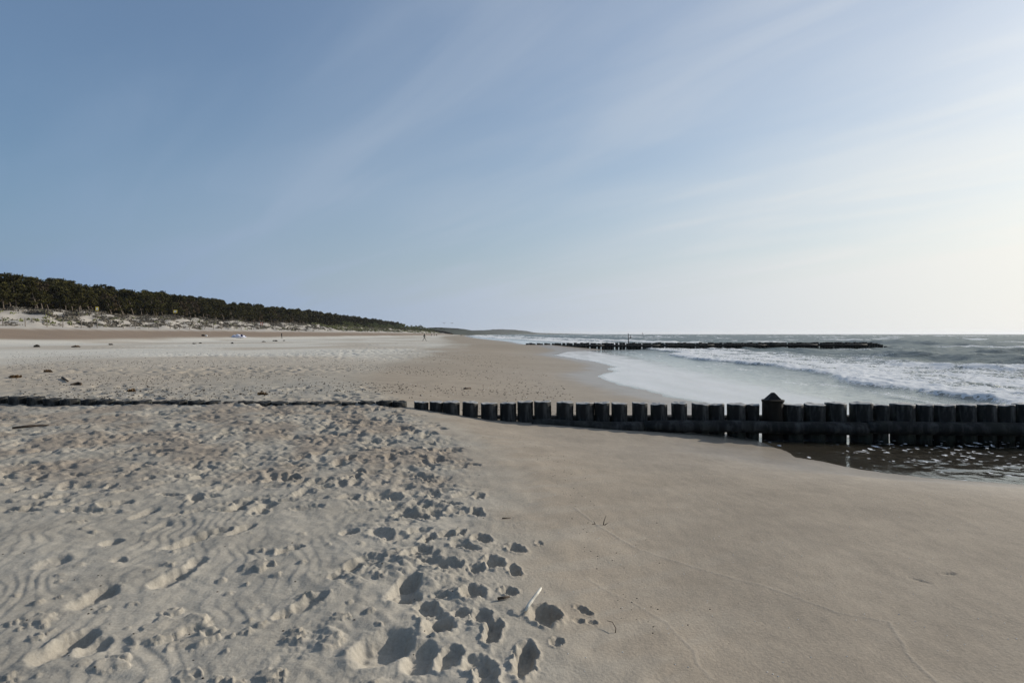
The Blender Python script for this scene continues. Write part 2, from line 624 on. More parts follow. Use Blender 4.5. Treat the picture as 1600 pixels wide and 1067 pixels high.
# --- trampled band beside the berm, and the trodden ground up to the groyne
band = DRY * sstep(-1.35, -0.75, X - XBG * 0.6) * (1 - sstep(8, 14, Y))
trod = DRY * sstep(4.8, 7.2, Y + 0.5 * noise2(X, Y, 36)) * (1 - sstep(11.0, 12.5, Y))
rough = np.clip(band + trod, 0, 1) * sstep(0.1, -0.75, X - XBG + 0.25 * noise2(X * 2, Y * 2, 17))
cl = np.abs(noise2(X / 0.085, Y / 0.085, 37))
cl2 = np.abs(noise2(X / 0.19, Y / 0.19, 38))
patch = sstep(-0.15, 0.35, noise2(X / 0.45, Y / 0.45, 39))
cl3 = np.abs(noise2(X / 0.036, Y / 0.036, 35)) * (1 - sstep(5.0, 7.0, RR))
Z = Z + band * patch * 0.011 * (cl3 - 0.2)
Z = Z + rough * (0.35 + 0.65 * patch) * (0.020 * (cl - 0.25) + 0.026 * (cl2 - 0.25)) * (1 + 0.5 * trod)
# --- damp flat: only faint undulation
flat = (1 - DRY) * (SS < 0)
Z = Z + flat * near * (0.006 * noise2(X / 0.7, Y / 0.7, 40) + 0.0016 * noise2(X / 0.09, Y / 0.16, 41))
lip = np.exp(-((X - XBG - 0.30) / 0.30) ** 2) * (1 - sstep(8, 14, Y))
Z = Z + lip * (0.008 * np.abs(noise2(X / 0.22 - Y / 0.3, Y / 0.5, 42)) + 0.006 * noise2(X / 0.25, Y / 0.35, 43))
# --- far beach: pitted by old footprints
pit = DRY * sstep(13, 20, RR) * (1 - sstep(90, 200, RR)) * (DD < -20)
pz = noise2(X / 0.26, Y / 0.40, 44)
streak = sstep(-0.30, 0.25, noise2(X / 14 + 3, Y / 9, 45) + 0.5 * sstep(-4, -14, X - XBG) * 0 - 0.35 * sstep(-14, -26, X))
Z = Z - pit * streak * 0.065 * sstep(0.18, 0.55, pz) + pit * streak * 0.02 * sstep(0.1, 0.5, noise2(X / 0.5, Y / 0.6, 46))

RIM = np.zeros_like(Z)
CLOD = np.zeros_like(Z)                    # freshly turned, damper sand
LINE = np.zeros_like(Z)


def stamp(x, y, a, b, th, D, rim=0.3, soft=0.25, irr=0.18, heel=0.0):
    """a footprint: a long, b wide (half sizes), th = heading from +y clockwise, D deep"""
    D *= 0.70
    R = max(a, b) * 2.2
    si, sj = pick(x, y, R)
    gx, gy = X[si, sj] - x, Y[si, sj] - y
    if gx.size == 0:
        return
    u = gx * math.sin(th) + gy * math.cos(th)
    v = gx * math.cos(th) - gy * math.sin(th)
    nz = noise2(gx / (b * 0.9) + x * 13, gy / (b * 0.9) + y * 7, 50)
    n2 = noise2(gx / (b * 0.33) + x * 5, gy / (b * 0.33) + y * 3, 51)
    waist = 1 - 0.22 * np.exp(-((u / a + 0.1) / 0.28) ** 2) if a > b * 1.6 else 1.0
    e = np.sqrt((u / a) ** 2 + (v / (b * waist)) ** 2) + irr * nz + irr * 0.14 * n2
    w = sstep(1.0 + soft * 0.6, 1.0 - soft * 1.35, e)
    old = Z[si, sj]
    floor = -D * (1 + heel * u / a) + 0.10 * D * n2
    r = np.exp(-((e - 1.22) / 0.2) ** 2) * (0.55 + 0.6 * nz + 0.2 * n2)
    Z[si, sj] = old + w * floor + rim * D * np.clip(r, 0, 2)
    CLOD[si, sj] = np.maximum(CLOD[si, sj], 0.55 * w)
    RIM[si, sj] = np.maximum(RIM[si, sj], (np.exp(-((e - 1.15) / 0.28) ** 2) + 0.35 * w) * min(1.0, rim * 2.4))


def stamp_px(p0, p1, wide, D, **k):
    """print running between two photo pixels"""
    x0, y0 = on_ground(*p0)
    x1, y1 = on_ground(*p1)
    L = math.hypot(x1 - x0, y1 - y0)
    stamp((x0 + x1) / 2, (y0 + y1) / 2, max(L / 2, 0.03), wide, math.atan2(x1 - x0, y1 - y0), D, **k)


def hole_px(px, py, a, b, D, th=0.0, **k):
    x, y = on_ground(px, py)
    stamp(x, y, a, b, th, D, **k)


# prints that can be told apart in the soft sand at the left
for p0, p1, wd, D in [((38, 1046), (150, 985), 0.075, 0.055), ((115, 1035), (168, 1000), 0.05, 0.03),
                      ((103, 956), (183, 915), 0.065, 0.05), ((228, 922), (300, 886), 0.065, 0.05),
                      ((288, 893), (318, 870), 0.045, 0.035), ((250, 862), (330, 833), 0.06, 0.05),
                      ((350, 804), (392, 784), 0.06, 0.045), ((398, 800), (430, 786), 0.055, 0.04),
                      ((352, 842), (398, 818), 0.05, 0.03), ((50, 893), (110, 872), 0.06, 0.022),
                      ((155, 855), (188, 840), 0.05, 0.035), ((198, 812), (248, 790), 0.05, 0.03),
                      ((228, 832), (270, 812), 0.05, 0.02), ((252, 808), (286, 797), 0.045, 0.02),
                      ((170, 880), (198, 875), 0.04, 0.02), ((560, 1052), (632, 988), 0.10, 0.075),
                      ((640, 1060), (668, 1005), 0.06, 0.05), ((608, 945), (650, 905), 0.06, 0.05)]:
    stamp_px((p0[0] * .93 + p1[0] * .07, p0[1] * .93 + p1[1] * .07), (p1[0] * .93 + p0[0] * .07, p1[1] * .93 + p0[1] * .07), wd * 1.12, D * 1.1, rim=0.16, soft=0.3, irr=0.13, heel=0.35)
for px, py, a, b, D, th in [(545, 833, .075, .055, .06, .3), (553, 886, .06, .055, .055, 0), (522, 905, .04, .035, .03, 0),
                            (441, 962, .06, .04, .045, .3), (636, 935, .08, .06, .06, .5), (640, 910, .07, .05, .05, .6)]:
    hole_px(px, py, a, b, D, th, rim=0.12, soft=0.3, irr=0.12)
# deep prints in the trampled band
for px, py, a, b, D, th in [(685, 982, .11, .075, .085, .3), (738, 926, .10, .075, .07, .2), (700, 886, .10, .085, .06, .8),
                            (660, 862, .08, .06, .055, .2), (655, 804, .10, .07, .06, .2), (664, 791, .08, .05, .05, .2),
                            (748, 775, .10, .055, .06, .1), (742, 799, .09, .05, .05, .2), (700, 838, .09, .07, .065, .0),
                            (672, 840, .07, .05, .05, .0), (720, 833, .08, .04, .05, .0), (752, 844, .10, .07, .065, -.2),
                            (772, 881, .10, .07, .075, -.1), (804, 893, .08, .045, .065, -.2), (806, 859, .09, .065, .055, -.3),
                            (852, 964, .12, .085, .10, 0), (770, 990, .13, .05, .08, .1), (820, 1032, .16, .055, .09, .12),
                            (702, 1030, .10, .06, .06, .2), (742, 1040, .08, .06, .05, .0), (640, 870, .1, .06, .05, .5),
                            (720, 960, .06, .05, .05, .3), (795, 925, .07, .05, .05, -.3), (745, 890, .06, .05, .045, 0),
                            (690, 930, .05, .05, .04, 0), (665, 950, .07, .06, .055, .2), (760, 1060, .12, .06, .06, 0),
                            (912, 955, .07, .035, .03, -.5), (905, 972, .035, .03, .02, 0), (925, 975, .03, .03, .02, 0),
                            (842, 850, .05, .03, .02, 0), (870, 1005, .05, .035, .03, .2)]:
    hole_px(px, py, a * 0.88, b * 0.88, D * 0.82, th, rim=0.34, soft=0.34, irr=0.24)
rg = random.Random(3)
for _ in range(120):                                  # more of the same, further along the band
    y = 3.0 + 8.0 * rg.random() ** 0.8
    xb = float(XB(np.array(y)))
    x = xb - 0.12 - 0.03 * y - abs(rg.gauss(0, 0.45 + 0.05 * y))
    s = rg.uniform(0.8, 1.15)
    stamp(x, y, 0.105 * s, 0.055 * s * rg.uniform(0.85, 1.35), rg.gauss(0.15, 0.5), rg.uniform(0.022, 0.055), rim=0.32, soft=0.3, irr=0.2)
for _ in range(520):                                  # old prints between the soft sand and the groyne
    y = rg.uniform(5.0, 11.0)
    x = -rg.uniform(0.2, 8.8) * y / 10.5
    if x > float(XB(np.array(y))) - 0.1:
        continue
    s = rg.uniform(0.7, 1.15)
    stamp(x, y, 0.12 * s, 0.055 * s, rg.uniform(-0.6, 1.7), rg.uniform(0.015, 0.045), rim=0.35, soft=0.4, irr=0.25)
for _ in range(1500):                                 # the beach beyond the groyne
    y = 11.6 + 50 * rg.random() ** 1.6
    x = rg.uniform(-0.75 * y, float(XB(np.array(y))) + 0.2)
    if noise2(np.array(x / 6.0), np.array(y / 5.0), 52) < -0.05:
        continue
    s = rg.uniform(0.9, 1.5)
    stamp(x, y, 0.14 * s, 0.08 * s, rg.uniform(-1, 1.5), rg.uniform(0.02, 0.06), rim=0.3, soft=0.4, irr=0.2)


def crust(px, py, R, hgt, seed):
    """broken plate of damp sand left standing by the wind"""
    x, y = on_ground(px, py)
    si, sj = pick(x, y, R * 1.6)
    gx, gy = X[si, sj] - x, Y[si, sj] - y
    e = np.hypot(gx, gy * 0.9) / R + 0.55 * noise2(gx / (R * 0.6) + seed, gy / (R * 0.6), 60) + 0.12 * noise2(gx / (R * 0.25), gy / (R * 0.25) + seed, 61)
    w = sstep(0.92, 0.78, e)
    Z[si, sj] += w * (hgt + 0.0025 * noise2(gx / 0.03, gy / 0.03, 62)) * (1 + 0.5 * gx / R) * 0.8
    CLOD[si, sj] = np.maximum(CLOD[si, sj], w)


crust(265, 985, 0.16, 0.022, 1.0)
crust(300, 1000, 0.10, 0.016, 4.0)
crust(400, 885, 0.09, 0.022, 2.0)
for px, py, R in [(265, 955, .05), (530, 970, .045), (515, 1010, .06), (400, 860, .04), (460, 1000, .05), (60, 970, .07),
                  (170, 1040, .07), (420, 1060, .06), (345, 905, .03), (480, 930, .03), (610, 870, .05), (120, 815, .05),
                  (430, 900, .03), (470, 880, .025), (290, 1055, .05), (590, 905, .03), (55, 1000, .04), (575, 960, .03)]:
    crust(px, py, R, 0.014, px * 0.1)


for _ in range(70):
    crust(rg.uniform(0, 640), 790 + 290 * rg.random(), rg.uniform(0.012, 0.035), rg.uniform(0.006, 0.014), rg.uniform(0, 50))
# crumbs along the rims of the prints
Z = Z + RIM * (1 - sstep(6.0, 9.0, RR)) * (0.014 * (np.abs(noise2(X / 0.03, Y / 0.03, 57)) - 0.15) + 0.011 * (np.abs(noise2(X / 0.062, Y / 0.062, 58)) - 0.2))

# swash marks on the damp sand
def ridge(pts, wd, hgt):
    P = [on_ground(*p) for p in pts]
    Q = []
    for (x0, y0), (x1, y1) in zip(P[:-1], P[1:]):
        n = max(2, int(math.hypot(x1 - x0, y1 - y0) / 0.02))
        Q += [(x0 + (x1 - x0) * k / n, y0 + (y1 - y0) * k / n) for k in range(n)]
    for i, (x, y) in enumerate(Q):
        jx = 0.012 * float(noise2(np.array(i * 0.11), np.array(x), 64))
        si, sj = pick(x + jx, y, wd * 3)
        d2 = (X[si, sj] - x - jx) ** 2 + (Y[si, sj] - y) ** 2
        LINE[si, sj] = np.maximum(LINE[si, sj], np.exp(-d2 / (wd * wd)) * hgt)


ridge([(900, 795), (935, 822), (990, 855), (1040, 873), (1150, 905), (1200, 918), (1310, 958), (1390, 973), (1397, 985), (1420, 1022), (1467, 1067), (1500, 1095)], 0.009, 1.0)
ridge([(920, 905), (950, 925), (985, 940), (1040, 975), (1068, 1005), (1085, 1020), (1090, 1040), (1115, 1067)], 0.010, 0.6)
ridge([(1190, 783), (1260, 815), (1360, 850), (1500, 895)], 0.012, 0.3)
ridge([(1380, 775), (1480, 795), (1600, 818)], 0.02, 0.35)
Z = Z + 0.0036 * LINE
for px, py, a, b, D, th in [(1485, 898, .05, .02, .015, 1.5), (1440, 908, .07, .012, .012, -.6), (845, 690, .05, .02, .01, 1.4)]:
    hole_px(px, py, a, b, D, th, rim=0.3, soft=0.5)

# sand drifted against the near groyne, swept lower right in front of the posts
gy_ = groyne_y(X)
gd = np.abs(Y - gy_)
left = sstep(-1.0, -2.2, X)
Z = Z + left * np.exp(-(gd / 0.55) ** 2) * (0.022 * noise2(X / 0.5, Y / 2, 66) + np.interp(X, [-7.5, -5.0, -2.5, -1.5], [-0.008, 0.03, 0.035, 0.0]))
scour = np.exp(-(((Y - gy_) + 0.3) / 0.45) ** 2) * sstep(-0.8, 0.6, X)
Z = Z - scour * 0.008

# --- colours of the sand itself
DRYC = np.maximum(DRY * 0, sstep(0.55, -0.40, (X - XBG + 0.22 * fbm(X * 1.6, Y * 1.6, 3, 18) + 1.6 * sstep(11.5, 30, RR) * (0.6 + fbm(X / 2.5, Y / 6, 3, 19))) / (1 + 6 * sstep(11.5, 30, RR))))
c_dry = np.array([0.335, 0.305, 0.254])
c_damp = np.array([0.290, 0.244, 0.188])
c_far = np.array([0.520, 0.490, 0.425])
c_brown = np.array([0.225, 0.172, 0.126])
c_white = np.array([0.395, 0.360, 0.312])
c_clod = np.array([0.330, 0.292, 0.235])
c_soil = np.array([0.075, 0.062, 0.042])
m_ = DRYC[..., None]
TONE = c_damp * (1 - m_) + c_dry * m_
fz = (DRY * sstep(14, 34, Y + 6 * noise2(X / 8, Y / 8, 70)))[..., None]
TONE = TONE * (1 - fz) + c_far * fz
bandm = (sstep(-0.05, 0.45, noise2(X / 22, Y / 26, 72) + 0.35 * noise2(X / 5, Y / 16, 73)) * DRY * sstep(11, 16, Y) * 0.65)[..., None]
TONE = TONE * (1 - bandm) + c_damp * 1.25 * bandm
bw = (sstep(-17, -13.5, DD + 1.2 * noise2(X / 9, Y / 22, 74)) * (1 - sstep(-4.5, -1.0, DD + 1.0 * noise2(X / 7, Y / 14, 75))))[..., None]
TONE = TONE * (1 - bw) + c_brown * bw
dw = sstep(-4, -0.5, DD)[..., None]
TONE = TONE * (1 - dw) + c_white * dw
so = sstep(17, 23, DD + 3 * noise2(X / 5, Y / 8, 76))[..., None]
TONE = TONE * (1 - so) + c_soil * so
cw = (CLOD * 0.55 * sstep(40, 20, RR))[..., None]
TONE = TONE * (1 - cw) + c_clod * cw
trc = (trod / np.maximum(DRY, 0.05) * DRY * DRYC * 0.8 * sstep(-0.5, 0.4, fbm(X / 0.8, Y / 0.8, 3, 77)))[..., None]
TONE = TONE * (1 - trc) + np.array([0.262, 0.218, 0.172]) * trc
ln = (np.clip(LINE, 0, 1) * 0.2)[..., None]
TONE = TONE * (1 - ln) + np.array([0.42, 0.39, 0.34]) * ln
TONE = TONE * (1 + 0.10 * fbm(X / 0.6, Y / 0.6, 3, 78) * near + 0.06 * fbm(X / 6, Y / 6, 2, 79))[..., None]
WET = (1 - DRY) * (0.20 + 0.25 * sstep(-6.0, -2.0, SS) + 0.55 * sstep(-2.2, -0.3, SS + 0.3 * noise2(X / 0.9, Y / 0.9, 16)))
ru, rv = X * 0.80 + Y * 0.60, -X * 0.60 + Y * 0.80
strk = fbm(ru / 2.4, rv / 0.5, 4, 14)
TONE = TONE * (1 + 0.045 * (1 - DRYC) * strk * (1 - sstep(20, 60, RR)))[..., None]
blow = (sstep(0.05, 0.55, fbm(ru / 1.1, rv / 0.22, 3, 15) + 0.35 * np.exp(-np.maximum(X - XBG, 0) / 0.6)) * (1 - DRYC) * np.exp(-np.maximum(X - XBG, 0) / 0.9) * 0.45 * (1 - sstep(11, 16, Y)))[..., None]
TONE = TONE * (1 - blow) + c_dry * blow
soak = sstep(-0.55, -0.05, SS)[..., None] * (1 - DRY)[..., None]
TONE = TONE * (1 - 0.06 * soak)

verts = np.stack([X, Y, Z], -1).reshape(-1, 3)
idx = np.arange(NR * NC).reshape(NR, NC)
nxt = np.roll(idx, -1, axis=1)
F = np.stack([idx[:-1], idx[1:], nxt[1:], nxt[:-1]], -1).reshape(-1, 4)
# close the little disc under the tripod point
cv = len(verts)
verts = np.vstack([verts, [[0, 0, H(0, 0)]]])
half = NC // 2 * 2
k = np.arange(0, half - 1, 2)
FC = np.stack([np.full(len(k), cv), idx[0, k], idx[0, k + 1], idx[0, (k + 2) % NC]], -1)
F = np.vstack([F, FC])
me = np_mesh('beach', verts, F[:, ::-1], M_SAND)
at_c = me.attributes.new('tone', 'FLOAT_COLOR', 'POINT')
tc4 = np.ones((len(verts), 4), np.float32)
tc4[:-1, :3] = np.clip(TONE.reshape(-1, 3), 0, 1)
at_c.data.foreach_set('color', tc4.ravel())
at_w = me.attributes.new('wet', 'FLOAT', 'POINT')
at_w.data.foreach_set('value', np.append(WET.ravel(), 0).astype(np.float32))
beach = link_mesh('beach', me)
tag(beach, kind='structure')

# ------------------------------------------------------------------ sea: one polar sheet on the seaward side
R2 = np.array(geo(5.0, 120, 0.0058) + geo(120, 700, 0.012) + geo(700, 16000, 0.05) + [16000.0])
c2 = list(np.arange(math.radians(-5), math.radians(41), 0.0017))
stp, aa = 0.004, math.radians(41)
while aa < math.radians(128):
    c2.append(aa)
    aa += stp
    stp = min(stp * 1.2, 0.05)
C2 = np.array(c2)
r2, a2 = np.meshgrid(R2, C2, indexing='ij')
x2, y2 = r2 * np.sin(a2), r2 * np.cos(a2)
s2 = x2 - XSM(y2)
_, sedge, _, _ = base_height(x2, y2)
behind = sstep(10.2, 11.2, y2)
# the bore that is running in
s0 = 7.6 + 1.6 * noise2(y2 / 9, y2 * 0, 80) + 0.5 * noise2(y2 / 2.2, x2 * 0, 81) + 3.5 * sstep(35, 75, y2) - 0.8 * sstep(30, 14, y2)
q = s2 - s0
lump = fbm(x2 / 0.55, y2 / 0.55, 4, 82)
hb = (0.15 + 0.06 * noise2(y2 / 3.1, x2 * 0, 84)) * (1 - 0.5 * sstep(60, 110, y2)) * behind
front = np.where(q < 0, np.exp(-(q / 0.28) ** 2), np.exp(-q / 7.0))
z2 = hb * front * (1 + 0.28 * lump) * (0.75 + 0.25 * sstep(-0.5, 0.5, q))
foam_zone = sstep(-0.35, 0.05, q) * (1 - sstep(6.0, 15.0, q + 3 * noise2(x2 / 6, y2 / 9, 85)))
z2 = z2 + foam_zone * (0.026 * fbm(x2 / 0.5, y2 / 0.5, 3, 86) + 0.016 * noise2(x2 / 0.2, y2 / 0.3, 87))
chop0 = fbm(x2 / 2.6, y2 / 3.6, 3, 88)
# green swells standing up behind it
for sc, am, wd, ys, yw, sd in [(17, 0.18, 1.6, 33, 10, 90), (23, 0.40, 1.6, 42, 10, 91), (32, 0.50, 2.0, 50, 9, 92), (44, 0.45, 2.0, 58, 8, 93), (60, 0.55, 2.6, 112, 20, 89)]:
    cc = sc + 2.2 * noise2(y2 / 17, y2 * 0, sd) + 0.6 * noise2(y2 / 4, y2 * 0, sd + 1)
    qq = s2 - cc
    e_ = np.where(qq < 0, np.exp(-(qq / (wd * 0.6)) ** 2), np.exp(-(qq / (wd * 1.6)) ** 2))
    z2 = z2 + am * e_ * (1 + 0.25 * chop0) * np.exp(-((y2 - ys) / yw) ** 2) * behind
# open-sea trains
op = sstep(14, 40, s2)
far_amp = np.clip(0.17 + 0.0012 * s2, 0, 0.48) * (1 - sstep(900, 2500, r2))
phs = 2 * math.pi * (s2 + 5 * noise2(x2 / 40, y2 / 60, 94)) / 21.0
grp = 0.6 + 0.7 * noise2(x2 / 55, y2 / 70, 95)
crest = 0.5 + 0.5 * np.sin(phs)
z2 = z2 + op * far_amp * np.clip(grp, 0.1, 1.4) * (crest ** 2.2 - 0.3) * 1.3
chop = fbm(x2 / 3.2, y2 / 4.5, 3, 96)
z2 = z2 + sstep(9, 22, s2) * (1 - sstep(500, 1500, r2)) * (0.22 * chop + 0.07 * noise2(x2 / 0.9, y2 / 1.4, 83) * (1 - sstep(80, 140, r2)))
# ripples in the shallows between the bore and the swash
shal = sstep(2.5, 5.5, s2) * (1 - sstep(-0.6, 0.0, q)) * behind
z2 = z2 + shal * (0.020 * noise2(x2 / 0.28, y2 / 0.7, 97) + 0.024 * noise2(x2 / 0.8, y2 / 2.6, 98))
pool = (1 - behind) * sstep(0.1, 1.2, sedge)
z2 = z2 + pool * (0.007 * noise2(x2 / 0.14, y2 / 0.10, 99) + 0.010 * noise2(x2 / 0.4, y2 / 0.3, 100))
z2 = z2 + 0.004
# foam
foam = foam_zone * np.clip(0.74 - 0.022 * np.clip(q, 0, 20) + 0.30 * noise2(x2 / 2.0, y2 / 4.0, 101) + 0.28 * noise2(x2 / 0.7, y2 / 0.9, 113), 0, 1) * behind
foam = np.maximum(foam, np.exp(-((q - 0.25) / 0.55) ** 2) * 1.0 * behind * (1 - 0.5 * sstep(50, 90, y2)))
trail = sstep(14, 22, s2) * (1 - sstep(60, 90, s2))
foam = np.maximum(foam, trail * 0.42 * sstep(0.0, 0.55, noise2(x2 / 6, y2 / 16, 102)))
brk = sstep(0.50, 0.92, crest * np.clip(grp, 0, 1.3)) * sstep(-0.12, 0.35, noise2(x2 / 18, y2 / 26, 103))
foam = np.maximum(foam, op * brk * 0.85 * (1 - sstep(1500, 4000, r2)))
fcap = sstep(0.42, 0.62, noise2(x2 / 24, y2 / 50, 104)) * sstep(60, 120, r2)
foam = np.maximum(foam, fcap * 0.7)
# far shore breakers beyond the second groyne
sb = np.exp(-((s2 - 9 - 4 * noise2(y2 / 50, y2 * 0, 105)) / 3.0) ** 2) + np.exp(-((s2 - 26 - 6 * noise2(y2 / 70, y2 * 0, 106)) / 4.0) ** 2)
foam = np.maximum(foam, np.clip(sb, 0, 1) * sstep(85, 120, y2) * 0.85)
z2 = z2 + np.clip(sb, 0, 1) * sstep(85, 120, y2) * 0.2 * (1 - sstep(800, 1500, y2))
# froth along the edge of the pool and the foot of the posts
edge = np.exp(-((sedge - 0.06) / 0.05) ** 2) * (0.35 + 0.5 * noise2(x2 / 0.25, y2 / 0.25, 107)) * (1 - behind)
foam = np.maximum(foam, np.clip(edge, 0, 1) * 0.9)
foam = np.maximum(foam, (1 - behind) * sstep(0.10, 0.9, sedge) * 0.60 * sstep(0.05, 0.45, noise2(x2 / 0.11, y2 / 0.06, 108)) * sstep(-0.4, 0.3, noise2(x2 / 0.9, y2 / 0.5, 112) + 0.25 * (x2 - 5)))
foam = np.maximum(foam, shal * 0.42 * sstep(0.1, 0.6, noise2(x2 / 0.8, y2 / 3.0, 109)))
deep = np.clip(np.where(s2 < 2.5, 0.03 * np.clip(s2, 0, 3), 0.075 + (s2 - 2.5) * 0.055), 0, 1) * behind + (1 - behind) * np.clip(0.02 * sedge, 0, 0.07)
deep = np.maximum(deep, sstep(0, 3, q) * 0.6 * behind)
milk = behind * sstep(-0.1, 0.25, sedge) * (1 - sstep(2.6, 4.2, s2 + 0.5 * noise2(x2 / 2, y2 / 3, 110))) * (0.72 + 0.20 * noise2(x2 / 0.7, y2 / 4, 111)) * (1 - sstep(60, 75, y2))
milk = milk + behind * 0.10 * sstep(2.6, 4.2, s2) * (1 - sstep(-0.6, 0, q))
# keep the sheet under the sand where there is no water
keep = sedge > -2.5
V2 = np.stack([x2, y2, z2], -1)
V2[..., 2] = np.where(sedge < -0.6, -0.35, V2[..., 2])
n2r, n2c = V2.shape[:2]
id2 = np.arange(n2r * n2c).reshape(n2r, n2c)
F2 = np.stack([id2[:-1, :-1], id2[1:, :-1], id2[1:, 1:], id2[:-1, 1:]], -1).reshape(-1, 4)
kf = (keep[:-1, :-1] | keep[1:, :-1] | keep[1:, 1:] | keep[:-1, 1:]).ravel()
F2 = F2[kf]
used, inv = np.unique(F2, return_inverse=True)
me = np_mesh('sea', V2.reshape(-1, 3)[used], inv.reshape(F2.shape)[:, ::-1], M_WATER)
for nm, arr in (('foam', foam), ('deep', deep), ('milk', milk)):
    at_ = me.attributes.new(nm, 'FLOAT', 'POINT')
    at_.data.foreach_set('value', np.clip(arr, 0, 1).ravel()[used].astype(np.float32))
sea = link_mesh('sea', me)
tag(sea, kind='structure')

# ------------------------------------------------------------------ groynes


def post_mesh(name, r, z0, z1, seed, tilt=0.0, mats=(None, None), nseg=16, flare=0.03, dish=0.004):
    """a rough round pile with a dished, weathered top"""
    rr = random.Random(seed)
    ph = [rr.uniform(0, 6.28) for _ in range(4)]
    ec = rr.uniform(-0.05, 0.05)
    lv = [z0, z0 + (z1 - z0) * 0.35, z0 + (z1 - z0) * 0.6, z0 + (z1 - z0) * 0.8, z1 - 0.05, z1 - 0.008, z1]
    V, Fc, mi = [], [], []
    for li, z in enumerate(lv):
        f = (z - z0) / (z1 - z0)
        for j in range(nseg):
            a = 2 * math.pi * j / nseg
            k = r * (0.955 + flare * f * 1.5) * (1 + 0.025 * math.sin(3 * a + ph[0] + 2 * f) + 0.02 * math.sin(5 * a + ph[1]) + ec * math.cos(2 * a + ph[2]))
            if li == len(lv) - 1:
                k *= 0.95
            zz = z + (0.005 * math.sin(a * 2 + ph[3]) + 0.005 * math.sin(a * 5 + ph[1]) + tilt * math.cos(a + ph[0]) * r) * (f > 0.9)
            V.append((k * math.cos(a), k * math.sin(a), zz))
    n = len(lv)
    for li in range(n - 1):
        for j in range(nseg):
            a, b = li * nseg + j, li * nseg + (j + 1) % nseg
            Fc.append((a, b, b + nseg, a + nseg))
            mi.append(1 if li == n - 2 else 0)
    base = len(V)
    top0 = (n - 1) * nseg
    for j in range(nseg):
        x, y, z = V[top0 + j]
        V.append((x * 0.55, y * 0.55, z - dish * rr.uniform(0.3, 1.0)))
    V.append((0, 0, z1 - dish * 1.2))
    for j in range(nseg):
        b = (j + 1) % nseg
        Fc.append((top0 + j, top0 + b, base + b, base + j))
        mi.append(1)
        Fc.append((base + j, base + b, len(V) - 1))
        mi.append(1)
    me = bpy.data.meshes.new(name)
    me.from_pydata(V, [], Fc)
    me.materials.append(mats[0])
    me.materials.append(mats[1])
    me.polygons.foreach_set('material_index', mi)
    me.polygons.foreach_set('use_smooth', [i < len(Fc) - 2 * nseg for i in range(len(Fc))])
    me.update()
    return me


def log_mesh(name, p0, p1, r, seed, mat, nseg=14, nl=18, flat=0.0):
    rr = random.Random(seed)
    ph = [rr.uniform(0, 6.28) for _ in range(5)]
    p0, p1 = Vector(p0), Vector(p1)
    d = (p1 - p0).normalized()
    sx = d.cross(Vector((0, 0, 1))).normalized()
    up = sx.cross(d)
    V, Fc = [], []
    for i in range(nl + 1):
        f = i / nl
        c = p0.lerp(p1, f) + up * 0.012 * math.sin(5 * f + ph[0]) + sx * 0.01 * math.sin(4 * f + ph[1])
        for j in range(nseg):
            a = 2 * math.pi * j / nseg
            k = r * (1 + 0.05 * math.sin(2 * a + ph[2] + 3 * f) + 0.04 * math.sin(3 * a + 9 * f + ph[3]) + 0.03 * math.sin(17 * f + ph[4] + a))
            if i in (0, nl):
                k *= 0.92
            V.append(c + sx * k * math.cos(a) + up * k * math.sin(a))
    for i in range(nl):
        for j in range(nseg):
            a, b = i * nseg + j, i * nseg + (j + 1) % nseg
            Fc.append((a, b, b + nseg, a + nseg))
    Fc.append(tuple(range(nseg))[::-1])
    Fc.append(tuple(nl * nseg + j for j in range(nseg)))
    me = bpy.data.meshes.new(name)
    me.from_pydata(V, [], Fc)
    me.materials.append(mat)
    me.polygons.foreach_set('use_smooth', np.ones(len(Fc), bool))
    me.update()
    return me


